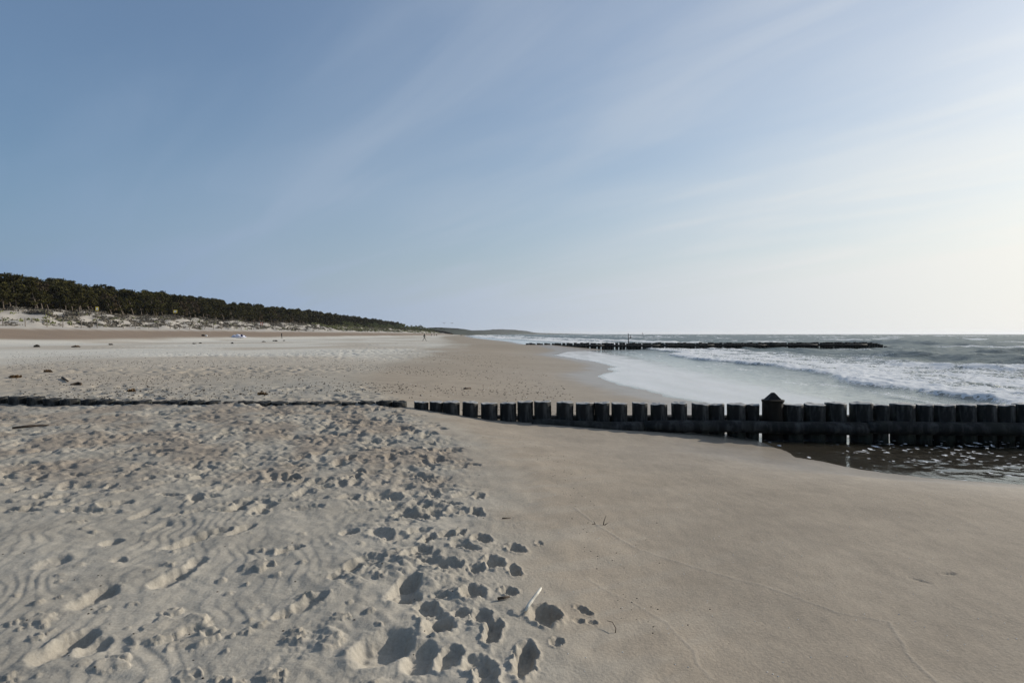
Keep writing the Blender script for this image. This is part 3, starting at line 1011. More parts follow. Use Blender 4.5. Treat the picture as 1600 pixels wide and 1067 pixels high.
def near_groyne():
    g = empty('timber_groyne', (0, groyne_y(0), 0))
    tag(g, 'near groyne of stout dark timber piles crossing the beach into the shallow pool', 'groyne')
    z1 = 4.2105
    edges = [(580 + a / z1, 580 + b / z1) for a, b in
             [(282, 378), (382, 470), (472, 585), (597, 698), (722, 836), (850, 957), (963, 1068), (1072, 1187), (1212, 1330), (1348, 1470)]]
    edges += [(920 + a / z1, 920 + b / z1) for a, b in
              [(40, 140), (152, 256), (285, 390), (412, 520), (547, 652), (675, 790), (792, 898), (912, 1035), (1037, 1121), 'cap', (1277, 1412)]
              if (a, b) != ('c', 'a')] if False else []
    for a, b in [(40, 140), (152, 256), (285, 390), (412, 520), (547, 652), (675, 790), (792, 898), (912, 1030), (1032, 1119)]:
        edges.append((920 + a / z1, 920 + b / z1))
    for a, b in [(12, 148), (153, 292), (299, 430), (463, 603), (605, 708), (728, 882), (884, 997), (998, 1143), (1143, 1287),
                 (1288, 1415), (1417, 1535), (1537, 1650), (1652, 1770), (1774, 1895), (1900, 2030), (2034, 2150), (2153, 2290),
                 (2296, 2410), (2414, 2540), (2544, 2660)]:
        edges.append((1220 + a / z1, 1220 + b / z1))
    # piles almost buried in the drifted sand on the left
    p = 636.0
    rr = random.Random(21)
    buried = []
    while p > -150:
        w = rr.uniform(22, 29)
        buried.append((p - w, p))
        p -= w + (rr.uniform(0.3, 1.5) if rr.random() < 0.8 else 4)
    k = 0
    for lo, hi in buried + edges:
        k += 1
        px = (lo + hi) / 2
        d = 10.7
        for _ in range(6):
            x = (px - 800) / FPX * d
            d = groyne_y(x)
        r = (hi - lo) / 2 / FPX * d * 1.0
        top_row = np.interp(px, [0, 200, 420, 640, 860, 1100, 1350, 1600], [620.5, 627, 629, 628.5, 629, 630.8, 631.5, 632])
        zt = CAM_H - (top_row - HOR) * (d - r) / FPX + 0.0
        if px < 640:
            zt = max(zt + rr.uniform(-0.015, 0.01), H(x, d) + 0.012)
        else:
            zt += rr.uniform(-0.022, 0.010)
        old = px < 430 and rr.random() < 0.35
        me = post_mesh('post', r, -0.6, zt, 100 + k, rr.uniform(-0.05, 0.05), (M_POST, M_POST if px < 640 else M_END))
        o = link_mesh('post', me, g)
        o.location = (x, d - groyne_y(0), 0)
        o.rotation_euler = (rr.uniform(-0.02, 0.02), rr.uniform(-0.022, 0.022), 0)
    # the taller pile with a pointed cap
    lo, hi = 920 + 1124 / z1, 920 + 1263 / z1
    px = (lo + hi) / 2
    x = (px - 800) / FPX * 10.72
    d = groyne_y(x) - 0.03
    r = (hi - lo) / 2 / FPX * d
    zt = CAM_H - (626.5 - HOR) * (d - r) / FPX
    o = link_mesh('post', post_mesh('capped_post', r * 0.97, -0.6, zt, 999, 0.0, (M_RUST, M_RUST), 20, 0.02, 0.01), g)
    o.location = (x, d - groyne_y(0), 0)
    o['label'] = 'taller rust-brown pile with a black pointed cap'
    # flared collar and roof-shaped cap
    V, Fc = [], []
    n = 20
    for z, k in [(zt - 0.035, 1.0), (zt - 0.01, 1.04), (zt + 0.004, 1.04), (zt + 0.005, 0.9)]:
        for j in range(n):
            a = 2 * math.pi * j / n
            V.append((r * k * math.cos(a), r * k * math.sin(a), z))
    for i in range(3):
        for j in range(n):
            a, b = i * n + j, i * n + (j + 1) % n
            Fc.append((a, b, b + n, a + n))
    Fc.append(tuple(3 * n + j for j in range(n)))
    c = mesh_obj('collar', V, Fc, M_RUST, o, smooth=False)
    V, Fc = [], []
    hh = 0.112
    w, dp, tw = r * 0.66, r * 0.60, r * 0.13
    V = [(-w, -dp, 0), (w, -dp, 0), (w, dp, 0), (-w, dp, 0), (-tw, -tw, hh), (tw, -tw, hh * 0.97), (tw, tw, hh), (-tw, tw, hh * 0.96)]
    V = [(a, b, cz + zt + 0.004) for a, b, cz in V]
    Fc = [(0, 1, 5, 4), (1, 2, 6, 5), (2, 3, 7, 6), (3, 0, 4, 7), (4, 5, 6, 7), (3, 2, 1, 0)]
    mesh_obj('cap', V, Fc, M_CAP, o, smooth=False)
    # knot worn pale on its face
    V, Fc = [(0.03, -r * 1.0, 0.38)], []
    for j in range(10):
        a = 2 * math.pi * j / 10
        V.append((0.045 + 0.045 * math.cos(a), -math.sqrt(max(r * r - (0.045 + 0.045 * math.cos(a)) ** 2, 0)) * 0.985 - 0.004, 0.38 + 0.055 * math.sin(a)))
        Fc.append((0, 1 + j, 1 + (j + 1) % 10))
    # walings: logs bolted along both faces
    y0 = groyne_y(0)
    for sgn, zz, name_seed, xs_ in ((-1, 0.205, 1, [0.3, 2.02, 5.4, 8.9, 12.6]), (1, 0.235, 5, [-0.6, 3.1, 6.6, 10.2, 12.6])):
        for i in range(len(xs_) - 1):
            a, b = xs_[i], xs_[i + 1] - 0.012
            off = sgn * 0.24
            me = log_mesh('beam', (a, groyne_y(a) - y0 + off, zz + (0.01 if i % 2 else 0)), (b, groyne_y(b) - y0 + off, zz), 0.098, name_seed + i, M_BEAM)
            link_mesh('beam', me, g)
    return g


near_groyne()


def far_groyne():
    A, B = Vector((1.6, 70.4, 0)), Vector((44.0, 78.2, 0))
    g = empty('timber_groyne', A)
    tag(g, 'far groyne, long dark row of timber piles running out through the surf', 'groyne')
    L = (B - A).length
    rr = random.Random(4)
    vs = [post_mesh('far_post', 0.165, -1.2, 0.66 + 0.02 * i, 300 + i, 0.02, (M_POST, M_POST), 8) for i in range(5)]
    ends = [post_mesh('far_post', 0.165, -1.2, 0.60 - 0.085 * i, 320 + i, 0.02, (M_POST, M_POST), 8) for i in range(8)]
    p, i = 0.0, 0
    while p < L:
        c = A.lerp(B, p / L)
        left_ = L - p
        me = ends[int((2.9 - left_) / 0.37)] if left_ < 2.9 and 0 <= int((2.9 - left_) / 0.37) < 8 else vs[rr.randrange(5)]
        o = link_mesh('post', me, g)
        o.location = c - A
        p += 0.345 + (rr.uniform(0.07, 0.13) if rr.random() < (0.30 if p < 15 else 0.08) else 0)
        i += 1
    d = (B - A).normalized()
    nrm = Vector((d.y, -d.x, 0))
    for i in range(6):
        a = d * (2.0 + i * 6.2)
        b = d * (2.0 + (i + 1) * 6.2 - 0.05)
        link_mesh('beam', log_mesh('far_beam', a + nrm * 0.27 + Vector((0, 0, 0.40)), b + nrm * 0.27 + Vector((0, 0, 0.40)), 0.13, 40 + i, M_BEAM, 8, 6), g)
    return A, d


GA, GD = far_groyne()


def tube(pts, radii, nseg=6):
    V, Fc = [], []
    n = len(pts)
    pts = [Vector(p) for p in pts]
    for i, p in enumerate(pts):
        d = (pts[min(i + 1, n - 1)] - pts[max(i - 1, 0)]).normalized()
        ref = Vector((0, 0, 1)) if abs(d.z) < 0.9 else Vector((1, 0, 0))
        a = d.cross(ref).normalized()
        b = a.cross(d)
        for j in range(nseg):
            t = 2 * math.pi * j / nseg
            V.append(p + (a * math.cos(t) + b * math.sin(t)) * radii[i])
    for i in range(n - 1):
        for j in range(nseg):
            q_, r_ = i * nseg + j, i * nseg + (j + 1) % nseg
            Fc.append((q_, r_, r_ + nseg, q_ + nseg))
    Fc.append(tuple(range(nseg))[::-1])
    Fc.append(tuple((n - 1) * nseg + j for j in range(nseg)))
    return V, Fc


def merge(parts):
    V, Fc = [], []
    for v, f in parts:
        b = len(V)
        V += list(v)
        Fc += [tuple(i + b for i in t) for t in f]
    return V, Fc


# marker pole beside the far groyne
x, y = (981.5 - 800) / FPX * 72.6, 72.6
pl = empty('marker_pole', (x, y, 0))
tag(pl, 'thin dark pole rising above the far groyne to the horizon', 'pole')
V, Fc = tube([(0.06, 0, -1), (0.05, 0, 0.7), (0, 0, 1.7)], [0.055, 0.05, 0.04], 7)
mesh_obj('shaft', V, Fc, M_POST, pl)
V, Fc = tube([(0.05, -0.07, 0.30), (0.05, 0.07, 0.30)], [0.07, 0.07], 8)
mesh_obj('bracket', V, Fc, M_CAP, pl)

# ------------------------------------------------------------------ pine wood behind the dunes


def leaf_cloud(centres, sizes, per, leaf, rng, squash=0.6):
    """many small quads scattered through clumps"""
    C = np.repeat(np.array(centres), per, 0)
    Sz = np.repeat(np.array(sizes), per)[:, None]
    n = len(C)
    dv = rng.normal(size=(n, 3))
    dv /= np.linalg.norm(dv, axis=1)[:, None]
    rad = rng.random((n, 1)) ** 0.45
    P = C + dv * rad * Sz * np.array([1, 1, squash])
    u = rng.normal(size=(n, 3))
    u /= np.linalg.norm(u, axis=1)[:, None]
    w = np.cross(u, rng.normal(size=(n, 3)))
    w /= np.linalg.norm(w, axis=1)[:, None] + 1e-6
    lf = leaf * rng.uniform(0.6, 1.3, (n, 1))
    V = np.stack([P - u * lf - w * lf * 0.45, P + u * lf * 0.2 - w * lf * 0.5, P + u * lf + w * lf * 0.1, P - u * lf * 0.1 + w * lf * 0.55], 1)
    F_ = np.arange(n * 4).reshape(n, 4)
    return V.reshape(-1, 3), F_


def pine(seed, tall, leafm, lean, clear):
    rng = np.random.default_rng(seed)
    rr = random.Random(seed)
    parts = []
    pts, p = [], Vector((0, 0, -0.3))
    nseg = 6
    bend = rr.uniform(-0.2, 0.2)
    for i in range(nseg + 1):
        f = i / nseg
        pts.append(Vector((-lean * tall * f ** 1.4 + 0.15 * math.sin(f * 5 + seed), bend * tall * 0.4 * f + 0.12 * math.sin(f * 7 + seed * 2), -0.3 + tall * 0.9 * f)))
    parts.append(tube(pts, [0.15 * (1 - 0.75 * i / nseg) for i in range(nseg + 1)], 6))
    cs, sz = [], []
    for i in range(16):
        f = clear + (0.98 - clear) * (i + rr.random()) / 16
        k = min(int(f * nseg), nseg - 1)
        b = pts[k].lerp(pts[k + 1], f * nseg - k)
        ang = rr.uniform(0, 6.28)
        ln = tall * rr.uniform(0.18, 0.38) * (1.15 - 0.62 * max(0, (f - clear) / (1 - clear)))
        e = b + Vector((math.cos(ang) * ln - lean * 1.2, math.sin(ang) * ln, rr.uniform(0.1, 0.7)))
        md = b.lerp(e, 0.5) + Vector((0, 0, -0.1))
        parts.append(tube([b, md, e], [0.045, 0.03, 0.012], 4))
        for _ in range(3):
            cs.append(tuple(e + Vector((rr.gauss(0, 0.45), rr.gauss(0, 0.45), rr.gauss(0.1, 0.25)))))
            sz.append(tall * rr.uniform(0.07, 0.125))
    for _ in range(8):
        cs.append(tuple(pts[-1] + Vector((rr.gauss(0, 0.4), rr.gauss(0, 0.4), rr.uniform(-0.5, 0.25)))))
        sz.append(tall * rr.uniform(0.05, 0.08))
    V, F_ = leaf_cloud(cs, sz, 46, 0.22, rng, 0.62)
    crown = np_mesh('crown', V, F_, leafm, smooth=False)
    tv, tf = merge(parts)
    tm = bpy.data.meshes.new('trunk')
    tm.from_pydata([tuple(v) for v in tv], [], tf)
    tm.materials.append(M_BARK)
    tm.polygons.foreach_set('use_smooth', np.ones(len(tf), bool))
    return crown, tm, (V, F_), (np.array([tuple(v) for v in tv]), tf)


KINDS = [pine(1, 6.4, M_LEAF, 0.22, 0.30), pine(2, 7.0, M_LEAF, 0.15, 0.28), pine(3, 5.6, M_LEAF, 0.26, 0.34), pine(4, 7.2, M_LEAF, 0.10, 0.30),
         pine(5, 6.2, M_LEAF2, 0.24, 0.30), pine(6, 5.2, M_LEAF, 0.3, 0.36),
         pine(7, 6.6, M_LEAF, 0.12, 0.10), pine(8, 6.0, M_LEAF, 0.16, 0.08), pine(9, 7.0, M_LEAF, 0.08, 0.14), pine(10, 6.0, M_LEAF2, 0.12, 0.1)]
rt = random.Random(77)
spots = []
y = 108.0
while y < 640:
    step = 2.0 + y / 170
    for row in range(6):
        Dx = 20.5 + row * 3.6 + rt.uniform(-1.3, 1.3)
        yy = y + rt.uniform(-1.2, 1.2) + row * 0.7
        if row and rt.random() < 0.10:
            continue
        spots.append((-80 - Dx, yy, row))
    y += step
spots = [(x, y, r) for x, y, r in spots if (x / y) > -0.80]


def tree_label(x, y, row, brown):
    px = 800 + FPX * x / y
    where = ('at the far left edge' if px < 90 else 'behind the tall yellow sign' if px < 205 else 'behind the wide yellow sign' if px < 320
             else 'above the kite' if px < 430 else 'near the right end of the wood')
    look = 'rust-brown wind-bent pine' if brown else 'dark olive wind-bent pine'
    if row == 0:
        return look + ' on the wood edge ' + where, 'front pines of the wood behind the dunes'
    return look + ' deep in the wood ' + where, 'pines deeper in the wood'


spots.sort(key=lambda s: s[1] + s[2] * 9)
indiv, rest = spots[:300], spots[300:]
FARK = [KINDS[i] for i in (0, 1, 6, 7, 8, 6)]
for x, y, row in indiv:
    ki = rt.choice([0, 1, 2, 3, 5, 0, 1, 4, 2, 5]) if row == 0 else rt.choice([6, 7, 8, 7, 6, 9] if row == 1 else [6, 7, 8, 8, 6, 3])
    crown, trunk, _, _ = KINDS[ki]
    sc = rt.uniform(0.82, 1.1) * (0.92 if row == 0 else 1.05)
    if y > 300:
        sc *= 0.96
    t = empty('pine_tree', (x, y, H(x, y) - 0.05), rt.gauss(0, 0.35))
    t.scale = (sc, sc, sc)
    lb, gr = tree_label(x, y, row, ki in (4, 9))
    tag(t, lb, 'pine tree', gr)
    link_mesh('trunk', trunk, t)
    link_mesh('crown', crown, t)


def forest_mass(name, spots_, label, cat, mat, kinds, scl, every=3):
    VV, FF, off = [], [], 0
    TV, TF, toff = [], [], 0
    for x, y, row in spots_:
        (V, F_), (tv, tf) = kinds[rt.randrange(len(kinds))]
        sc = scl * rt.uniform(0.8, 1.12) * (0.85 if row == 0 else 1.0)
        a = rt.uniform(-0.5, 0.5)
        R_ = np.array([[math.cos(a), -math.sin(a), 0], [math.sin(a), math.cos(a), 0], [0, 0, 1]]) * sc
        Vs = V.reshape(-1, 4, 3)[::every].reshape(-1, 3)
        c = Vs.reshape(-1, 4, 3).mean(1, keepdims=True)
        Vs = ((Vs.reshape(-1, 4, 3) - c) * (1.0 + 0.35 * (every - 1)) + c).reshape(-1, 3)
        VV.append(Vs @ R_.T + np.array([x, y, H(x, y)]))
        FF.append(np.arange(len(Vs)).reshape(-1, 4) + off)
        off += len(Vs)
        tv = tv[:42]
        TV.append(tv @ R_.T + np.array([x, y, H(x, y)]))
        q4 = [f for f in tf if len(f) == 4 and max(f) < 42]
        TF.append(np.array(q4) + toff)
        toff += len(tv)
    nt = len(FF) and sum(len(f) for f in FF)
    V = np.vstack(VV + TV)
    F_ = np.vstack(FF + [f + off for f in TF])
    me = np_mesh(name, V, F_, [mat, M_BARK], smooth=False)
    mi = np.zeros(len(F_), np.int32)
    mi[nt:] = 1
    me.polygons.foreach_set('material_index', mi)
    return tag(link_mesh(name, me), label, cat, kind='stuff')


forest_mass('pine_forest', rest, 'distant stretch of the dark pine wood thinning along the coast', 'forest', M_LEAF, [(k[2], k[3]) for k in FARK], 0.98, 5)


def shrub(seed, w, h):
    rng = np.random.default_rng(seed)
    rr = random.Random(seed)
    cs, sz = [], []
    parts = []
    for _ in range(26):
        a, rad = rr.uniform(0, 6.28), rr.random() ** 0.6
        zz = h * (0.35 + 0.6 * (1 - rad * rad) * rr.uniform(0.5, 1))
        c = Vector((math.cos(a) * rad * w, math.sin(a) * rad * w, zz))
        cs.append(tuple(c))
        sz.append(h * rr.uniform(0.16, 0.28))
        if rr.random() < 0.4:
            parts.append(tube([Vector((0, 0, -0.3)), c * 0.5, c], [0.07, 0.05, 0.02], 4))
    V, F_ = leaf_cloud(cs, sz, 30, 0.24, rng, 0.8)
    tv, tf = merge(parts)
    tm = bpy.data.meshes.new('stems')
    tm.from_pydata([tuple(v) for v in tv], [], tf)
    tm.materials.append(M_BARK)
    return np_mesh('foliage', V, F_, M_SHRUB, smooth=False), tm


SH = [shrub(31, 3.0, 3.2), shrub(32, 3.6, 3.8), shrub(33, 2.6, 2.6)]


def put_shrub(px, d, sc, label, group=None, k=None):
    x, y, z = at(px, d)
    f, s_ = SH[rt.randrange(3) if k is None else k]
    t = empty('shrub', (x, y, z - 0.1), rt.uniform(0, 6.28))
    t.scale = (sc, sc, sc)
    tag(t, label, 'shrub', group)
    link_mesh('stems', s_, t)
    link_mesh('foliage', f, t)


for i in range(34):                                     # green scrub in front of the last pines
    d = 395 + i * 6.0 + rt.uniform(-3, 3)
    Dx = rt.uniform(15, 22)
    put_shrub(800 + FPX * (-80 - Dx) / d, d, rt.uniform(0.75, 1.15), 'low olive-green shrub in the scrub below the last pines', 'olive scrub along the dune crest')
for px, d, sc in [(622, 565, 1.5), (629, 575, 1.9), (636, 590, 1.8), (643, 610, 1.6), (650, 640, 1.6), (657, 690, 1.5), (665, 740, 1.6), (673, 800, 1.8), (681, 850, 1.7), (690, 900, 1.6)]:
    put_shrub(px, d, sc, 'tall round green bush on the far dunes beyond the walker', 'tall bushes on the far dunes')

# grass and dead scrub on the dune face
rg2 = np.random.default_rng(8)


def dune_cover(name, n, mat, label, cat, d0, d1, y0, y1, clump, leafs, leaf, zsq, gate):
    cs, sz = [], []
    while len(cs) < n:
        y = y0 + (y1 - y0) * rg2.random() ** 1.5
        D_ = rg2.uniform(d0, d1)
        x = -80 - D_
        g_ = float(noise2(np.array(x / 3.0), np.array(y / 7.0), gate))
        if g_ < (-0.12 if name in ('dune_scrub', 'far_dune_grass') else 0.02) or x / y < -0.82:
            continue
        cs.append((x, y, H(x, y) + clump * zsq * 0.35))
        sz.append(clump * rg2.uniform(0.5, 1.3))
    V, F_ = leaf_cloud(cs, sz, leafs, leaf, rg2, zsq)
    tag(link_mesh(name, np_mesh(name, V, F_, mat, smooth=False)), label, cat, kind='stuff')


dune_cover('dune_scrub', 3200, M_STRAW, 'grey-brown dead scrub and brushwood strewn over the dune face', 'scrub', 4, 20, 134, 520, 0.8, 16, 0.2, 0.42, 120)
dune_cover('dune_grass', 420, M_GRASS, 'patches of green marram grass on the white dunes', 'grass', 2, 18, 105, 620, 0.7, 16, 0.2, 0.45, 123)
dune_cover('far_dune_grass', 900, M_GRASS, 'olive-green grass and scrub covering the far dunes right of the pines', 'grass', 3, 20, 330, 900, 1.1, 16, 0.3, 0.45, 125)
dune_cover('low_dune_litter', 130, M_STRAW, 'tangled dry branches along the fence on white sand', 'brushwood', 1, 9, 105, 150, 0.5, 14, 0.15, 0.4, 126)

# fence along the dune foot
fe = empty('dune_fence', (-80, 107, H(-80, 107)))
tag(fe, 'post-and-wire fence of pale posts along the foot of the dunes', 'fence')
rr = random.Random(9)
fpts = []
y = 102.6
pm = []
for i in range(3):
    V, Fc = tube([(0, 0, -0.4), (0.01, 0, 0.7), (0, 0.01, 1.42)], [0.075, 0.07, 0.062], 7)
    V, Fc = merge([(V, Fc)])
    me = bpy.data.meshes.new('fence_post')
    me.from_pydata([tuple(v) for v in V], [], Fc)
    me.materials.append(M_FENCE)
    pm.append(me)
while y < 205:
    if not (134 < y < 139):
        x = -80 + rr.uniform(-0.3, 0.3)
        z = H(x, y)
        o = link_mesh('post', pm[rr.randrange(3)], fe)
        o.location = Vector((x, y, z)) - fe.location
        o.rotation_euler = (rr.uniform(-0.04, 0.04), rr.uniform(-0.05, 0.05), 0)
        fpts.append((x, y, z))
    y += 4.7 + rr.uniform(-0.3, 0.3)
for hz in (0.45, 1.15):
    for a, b in zip(fpts[:-1], fpts[1:]):
        if b[1] - a[1] > 6:
            continue
        V, Fc = tube([Vector(a) + Vector((0, 0, hz)) - fe.location, (Vector(a) + Vector(b)) / 2 + Vector((0, 0, hz - 0.08)) - fe.location, Vector(b) + Vector((0, 0, hz)) - fe.location], [0.012] * 3, 3)
        mesh_obj('wire', V, Fc, M_FENCE, fe)

# signs in the dunes
M_YEL = mat_simple('yellow_board', (0.80, 0.58, 0.06), 0.6, 0.1, 5)
M_WHT = mat_simple('white_board', (0.80, 0.80, 0.76), 0.6, 0.08, 5)
M_ORG = mat_simple('orange_board', (0.70, 0.16, 0.04), 0.6, 0.1, 5)


def boxv(x0, x1, y0, y1, z0, z1):
    V = [(x0, y0, z0), (x1, y0, z0), (x1, y1, z0), (x0, y1, z0), (x0, y0, z1), (x1, y0, z1), (x1, y1, z1), (x0, y1, z1)]
    return V, [(0, 3, 2, 1), (4, 5, 6, 7), (0, 1, 5, 4), (1, 2, 6, 5), (2, 3, 7, 6), (3, 0, 4, 7)]


def sign(px, d, w, h, top, label, board=M_YEL, panel=M_WHT):
    x, y, z = at(px, d)
    s_ = empty('warning_sign', (x, y, z), math.atan2(x, y) * -1 * 0.8 * -1)
    s_.rotation_euler = (0, 0, math.atan2(-x, y))
    tag(s_, label, 'sign')
    V, Fc = tube([(0, 0, -0.4), (0, 0, top)], [0.05, 0.05], 6)
    mesh_obj('post', V, Fc, M_FENCE if board is not M_YEL else M_BARK, s_)
    b_ = mesh_obj('board', *boxv(-w / 2, w / 2, -0.09, -0.055, top - h, top), board, s_, smooth=False)
    mesh_obj('panel', *boxv(-w * 0.3, w * 0.3, -0.096, -0.0915, top - h * 0.8, top - h * 0.2), panel, b_, smooth=False)


sign(152, 147, 0.62, 0.85, 2.5, 'tall yellow sign with pale panel standing on the bare white dune by the pines')
sign(274, 190, 1.05, 0.85, 2.6, 'wide yellow sign with pale panel at the wood edge above the scrub')
sign(409, 232, 0.8, 0.8, 2.0, 'small white sign with orange lower board on the grassy dune', M_ORG, M_WHT)

# ------------------------------------------------------------------ far wooded headland
hp = [(660, 513.5, 830), (690, 512.8, 950), (702, 512.6, 1050), (715, 514.4, 1250), (730, 516, 1500), (745, 517, 1800), (765, 516.4, 2300), (785, 515, 2800), (797, 515.4, 3000), (812, 516.2, 3250),
      (820, 518, 3400), (832, 519.8, 3600), (860, 520.8, 4300), (905, 521.6, 6000)]
hx = [(p - 800) / FPX * d for p, _, d in hp]
hy = [d for _, _, d in hp]
hz = [CAM_H + (HOR - r_) * d / FPX for _, r_, d in hp]
u_ = np.linspace(0, 1, 420)
k_ = np.linspace(0, 1, len(hp))
lx, ly, lz = np.interp(u_, k_, hx), np.interp(u_, k_, hy), np.interp(u_, k_, hz)
prof = [(0.0, 0.0), (0.08, 0.35), (0.18, 0.6), (0.32, 0.82), (0.5, 0.98), (0.7, 1.0), (0.85, 0.7), (1.0, 0.0)]
V = []
for i in range(len(u_)):
    tx, ty = lx[min(i + 4, 419)] - lx[max(i - 4, 0)], ly[min(i + 4, 419)] - ly[max(i - 4, 0)]
    ln = math.hypot(tx, ty)
    nx, ny = ty / ln, -tx / ln
    wdt = 60 + ly[i] * 0.03
    for f, hgt in prof:
        o_ = (0.5 - f) * wdt
        bump_ = 1 + 0.16 * float(noise2(np.array(u_[i] * 110), np.array(f * 3.0), 130)) + 0.10 * float(noise2(np.array(u_[i] * 330), np.array(f * 7.0), 131))
        V.append((lx[i] + nx * o_, ly[i] + ny * o_, -0.5 + (lz[i] + 0.5) * hgt * bump_))
P_ = len(prof)
Fc = [(i * P_ + j, i * P_ + j + 1, (i + 1) * P_ + j + 1, (i + 1) * P_ + j) for i in range(len(u_) - 1) for j in range(P_ - 1)]
hills = mesh_obj('hills', V, Fc, M_HILL, smooth=False)
tag(hills, kind='structure')

# ------------------------------------------------------------------ people far down the beach


def person(name, px, d, height, pose, cloth, label, trousers=None, rz=0.0, group=None, zoff=0.0):
    x, y, z = at(px, d)
    t = empty(name, (x, y, z + zoff), rz)
    tag(t, label, 'person', group)
    k = height / 1.75
    st, ar = pose
    J = {  # joints of a walking figure, side-on to the camera
        'pel': (0, 0, 0.95, .13), 'che': (0.02, 0, 1.30, .155), 'nek': (0.03, 0, 1.50, .06), 'hed': (0.05, 0, 1.60, .09), 'top': (0.05, 0, 1.70, .075),
        'hl': (0.0, -.10, .90, .09), 'kl': (st * .45 + .04, -.10, .50, .06), 'al': (st, -.10, .09, .045), 'tl': (st + .15, -.10, .045, .04),
        'hr': (0.0, .10, .90, .09), 'kr': (-st * .30 + .05, .10, .50, .06), 'ar': (-st, .10, .11, .045), 'tr': (-st + .14, .10, .05, .04),
        'sl': (0.02, -.19, 1.42, .065), 'el': (-ar * .5, -.24, 1.15, .05), 'wl': (-ar + .04, -.22, .92, .04), 'fl': (-ar + .07, -.22, .84, .03),
        'sr': (0.02, .19, 1.42, .065), 'er': (ar * .5, .24, 1.15, .05), 'wr': (ar + .06, .22, .93, .04), 'fr': (ar + .10, .22, .86, .03)}
    E_ = [('pel', 'che'), ('che', 'nek'), ('nek', 'hed'), ('hed', 'top'), ('pel', 'hl'), ('hl', 'kl'), ('kl', 'al'), ('al', 'tl'), ('pel', 'hr'), ('hr', 'kr'), ('kr', 'ar'), ('ar', 'tr'),
          ('che', 'sl'), ('sl', 'el'), ('el', 'wl'), ('wl', 'fl'), ('che', 'sr'), ('sr', 'er'), ('er', 'wr'), ('wr', 'fr')]
    keys = list(J)
    me = bpy.data.meshes.new('body')
    me.from_pydata([(J[q][0] * k, J[q][1] * k, J[q][2] * k) for q in keys], [(keys.index(a), keys.index(b)) for a, b in E_], [])
    me.materials.append(cloth)
    b_ = bpy.data.objects.new('body', me)
    COL.objects.link(b_)
    b_.parent = t
    sk = b_.modifiers.new('skin', 'SKIN')
    for i, q in enumerate(keys):
        me.skin_vertices[0].data[i].radius = (J[q][3] * k, J[q][3] * k)
    me.skin_vertices[0].data[0].use_root = True
    sd = b_.modifiers.new('smooth', 'SUBSURF')
    sd.levels = sd.render_levels = 1
    return t


def mat_person(name, top, legs, kz):
    t = NT(name)
    tc = t.node('ShaderNodeTexCoord')
    sp = t.node('ShaderNodeSeparateXYZ')
    t.l.new(tc.outputs['Object'], sp.inputs[0])
    c = t.mixc(t.ramp(sp.outputs[2], 0.93 * kz, 0.95 * kz, 0, 1), legs, top)
    c = t.mixc(t.ramp(sp.outputs[2], 1.49 * kz, 1.51 * kz, 0, 1), c, (0.42, 0.26, 0.19))
    c = t.mixc(t.ramp(sp.outputs[2], 1.64 * kz, 1.66 * kz, 0, 1), c, (0.05, 0.035, 0.025))
    t.put(t.bsdf.inputs['Base Color'], c)
    t.bsdf.inputs['Roughness'].default_value = 0.85
    return t.mat


MP1 = mat_person('dark_walking_clothes', (0.035, 0.04, 0.035), (0.03, 0.035, 0.025), 1.0)
MP2 = mat_person('black_clothes', (0.015, 0.013, 0.013), (0.02, 0.016, 0.015), 0.95)
MP3 = mat_person('grey_clothes', (0.09, 0.08, 0.08), (0.05, 0.05, 0.06), 1.0)
person('person', 663, 137, 1.62, (0.40, 0.22), MP1, 'person in dark clothes striding along the middle of the beach')
person('person', 440, 182, 1.55, (0.10, 0.14), MP2, 'person in black standing on the brown sand below the dunes', rz=0.9)
person('person', 674, 430, 1.7, (0.22, 0.15), MP3, 'leftmost of three tiny distant people behind the striding walker', rz=2.0)
person('person', 678.6, 440, 1.5, (0.2, 0.15), MP3, 'middle one of three tiny distant people behind the striding walker', rz=1.2)
person('person', 682.2, 430, 1.75, (0.22, 0.15), MP2, 'rightmost of three tiny distant people behind the striding walker', rz=1.6)
person('person', 720.3, 460, 1.75, (0.12, 0.12), MP2, 'lone dark figure far off by the water edge', rz=1.4)
# surfer leaning over the waves near the horizon
sf = person('person', 1005.5, 330, 1.75, (0.18, 0.2), MP2, 'tiny dark figure leaning above the waves near the horizon', rz=0.3)
sf.location.z = 0.75
sf.rotation_euler = (0, math.radians(-24), 0.2)
bo = empty('surfboard', (sf.location.x + 0.1, sf.location.y, 0.68), 0.2)
V, Fc = [], []
for i in range(9):
    f = i / 8 * 2 - 1
    w_ = 0.30 * math.sqrt(max(1 - f * f, 0.02))
    for sx_, sz_ in ((-1, 0), (1, 0), (0.8, 0.05), (-0.8, 0.05)):
        V.append((f * 1.0, sx_ * w_, sz_ + 0.10 * f * f))
for i in range(8):
    for j in range(4):
        a, b = i * 4 + j, i * 4 + (j + 1) % 4
        Fc.append((a, b, b + 4, a + 4))
Fc += [(3, 2, 1, 0), (32, 33, 34, 35)]
mesh_obj('deck', V, Fc, M_CAP, bo)
tag(bo, 'dark board under the tiny leaning figure near the horizon', 'board')
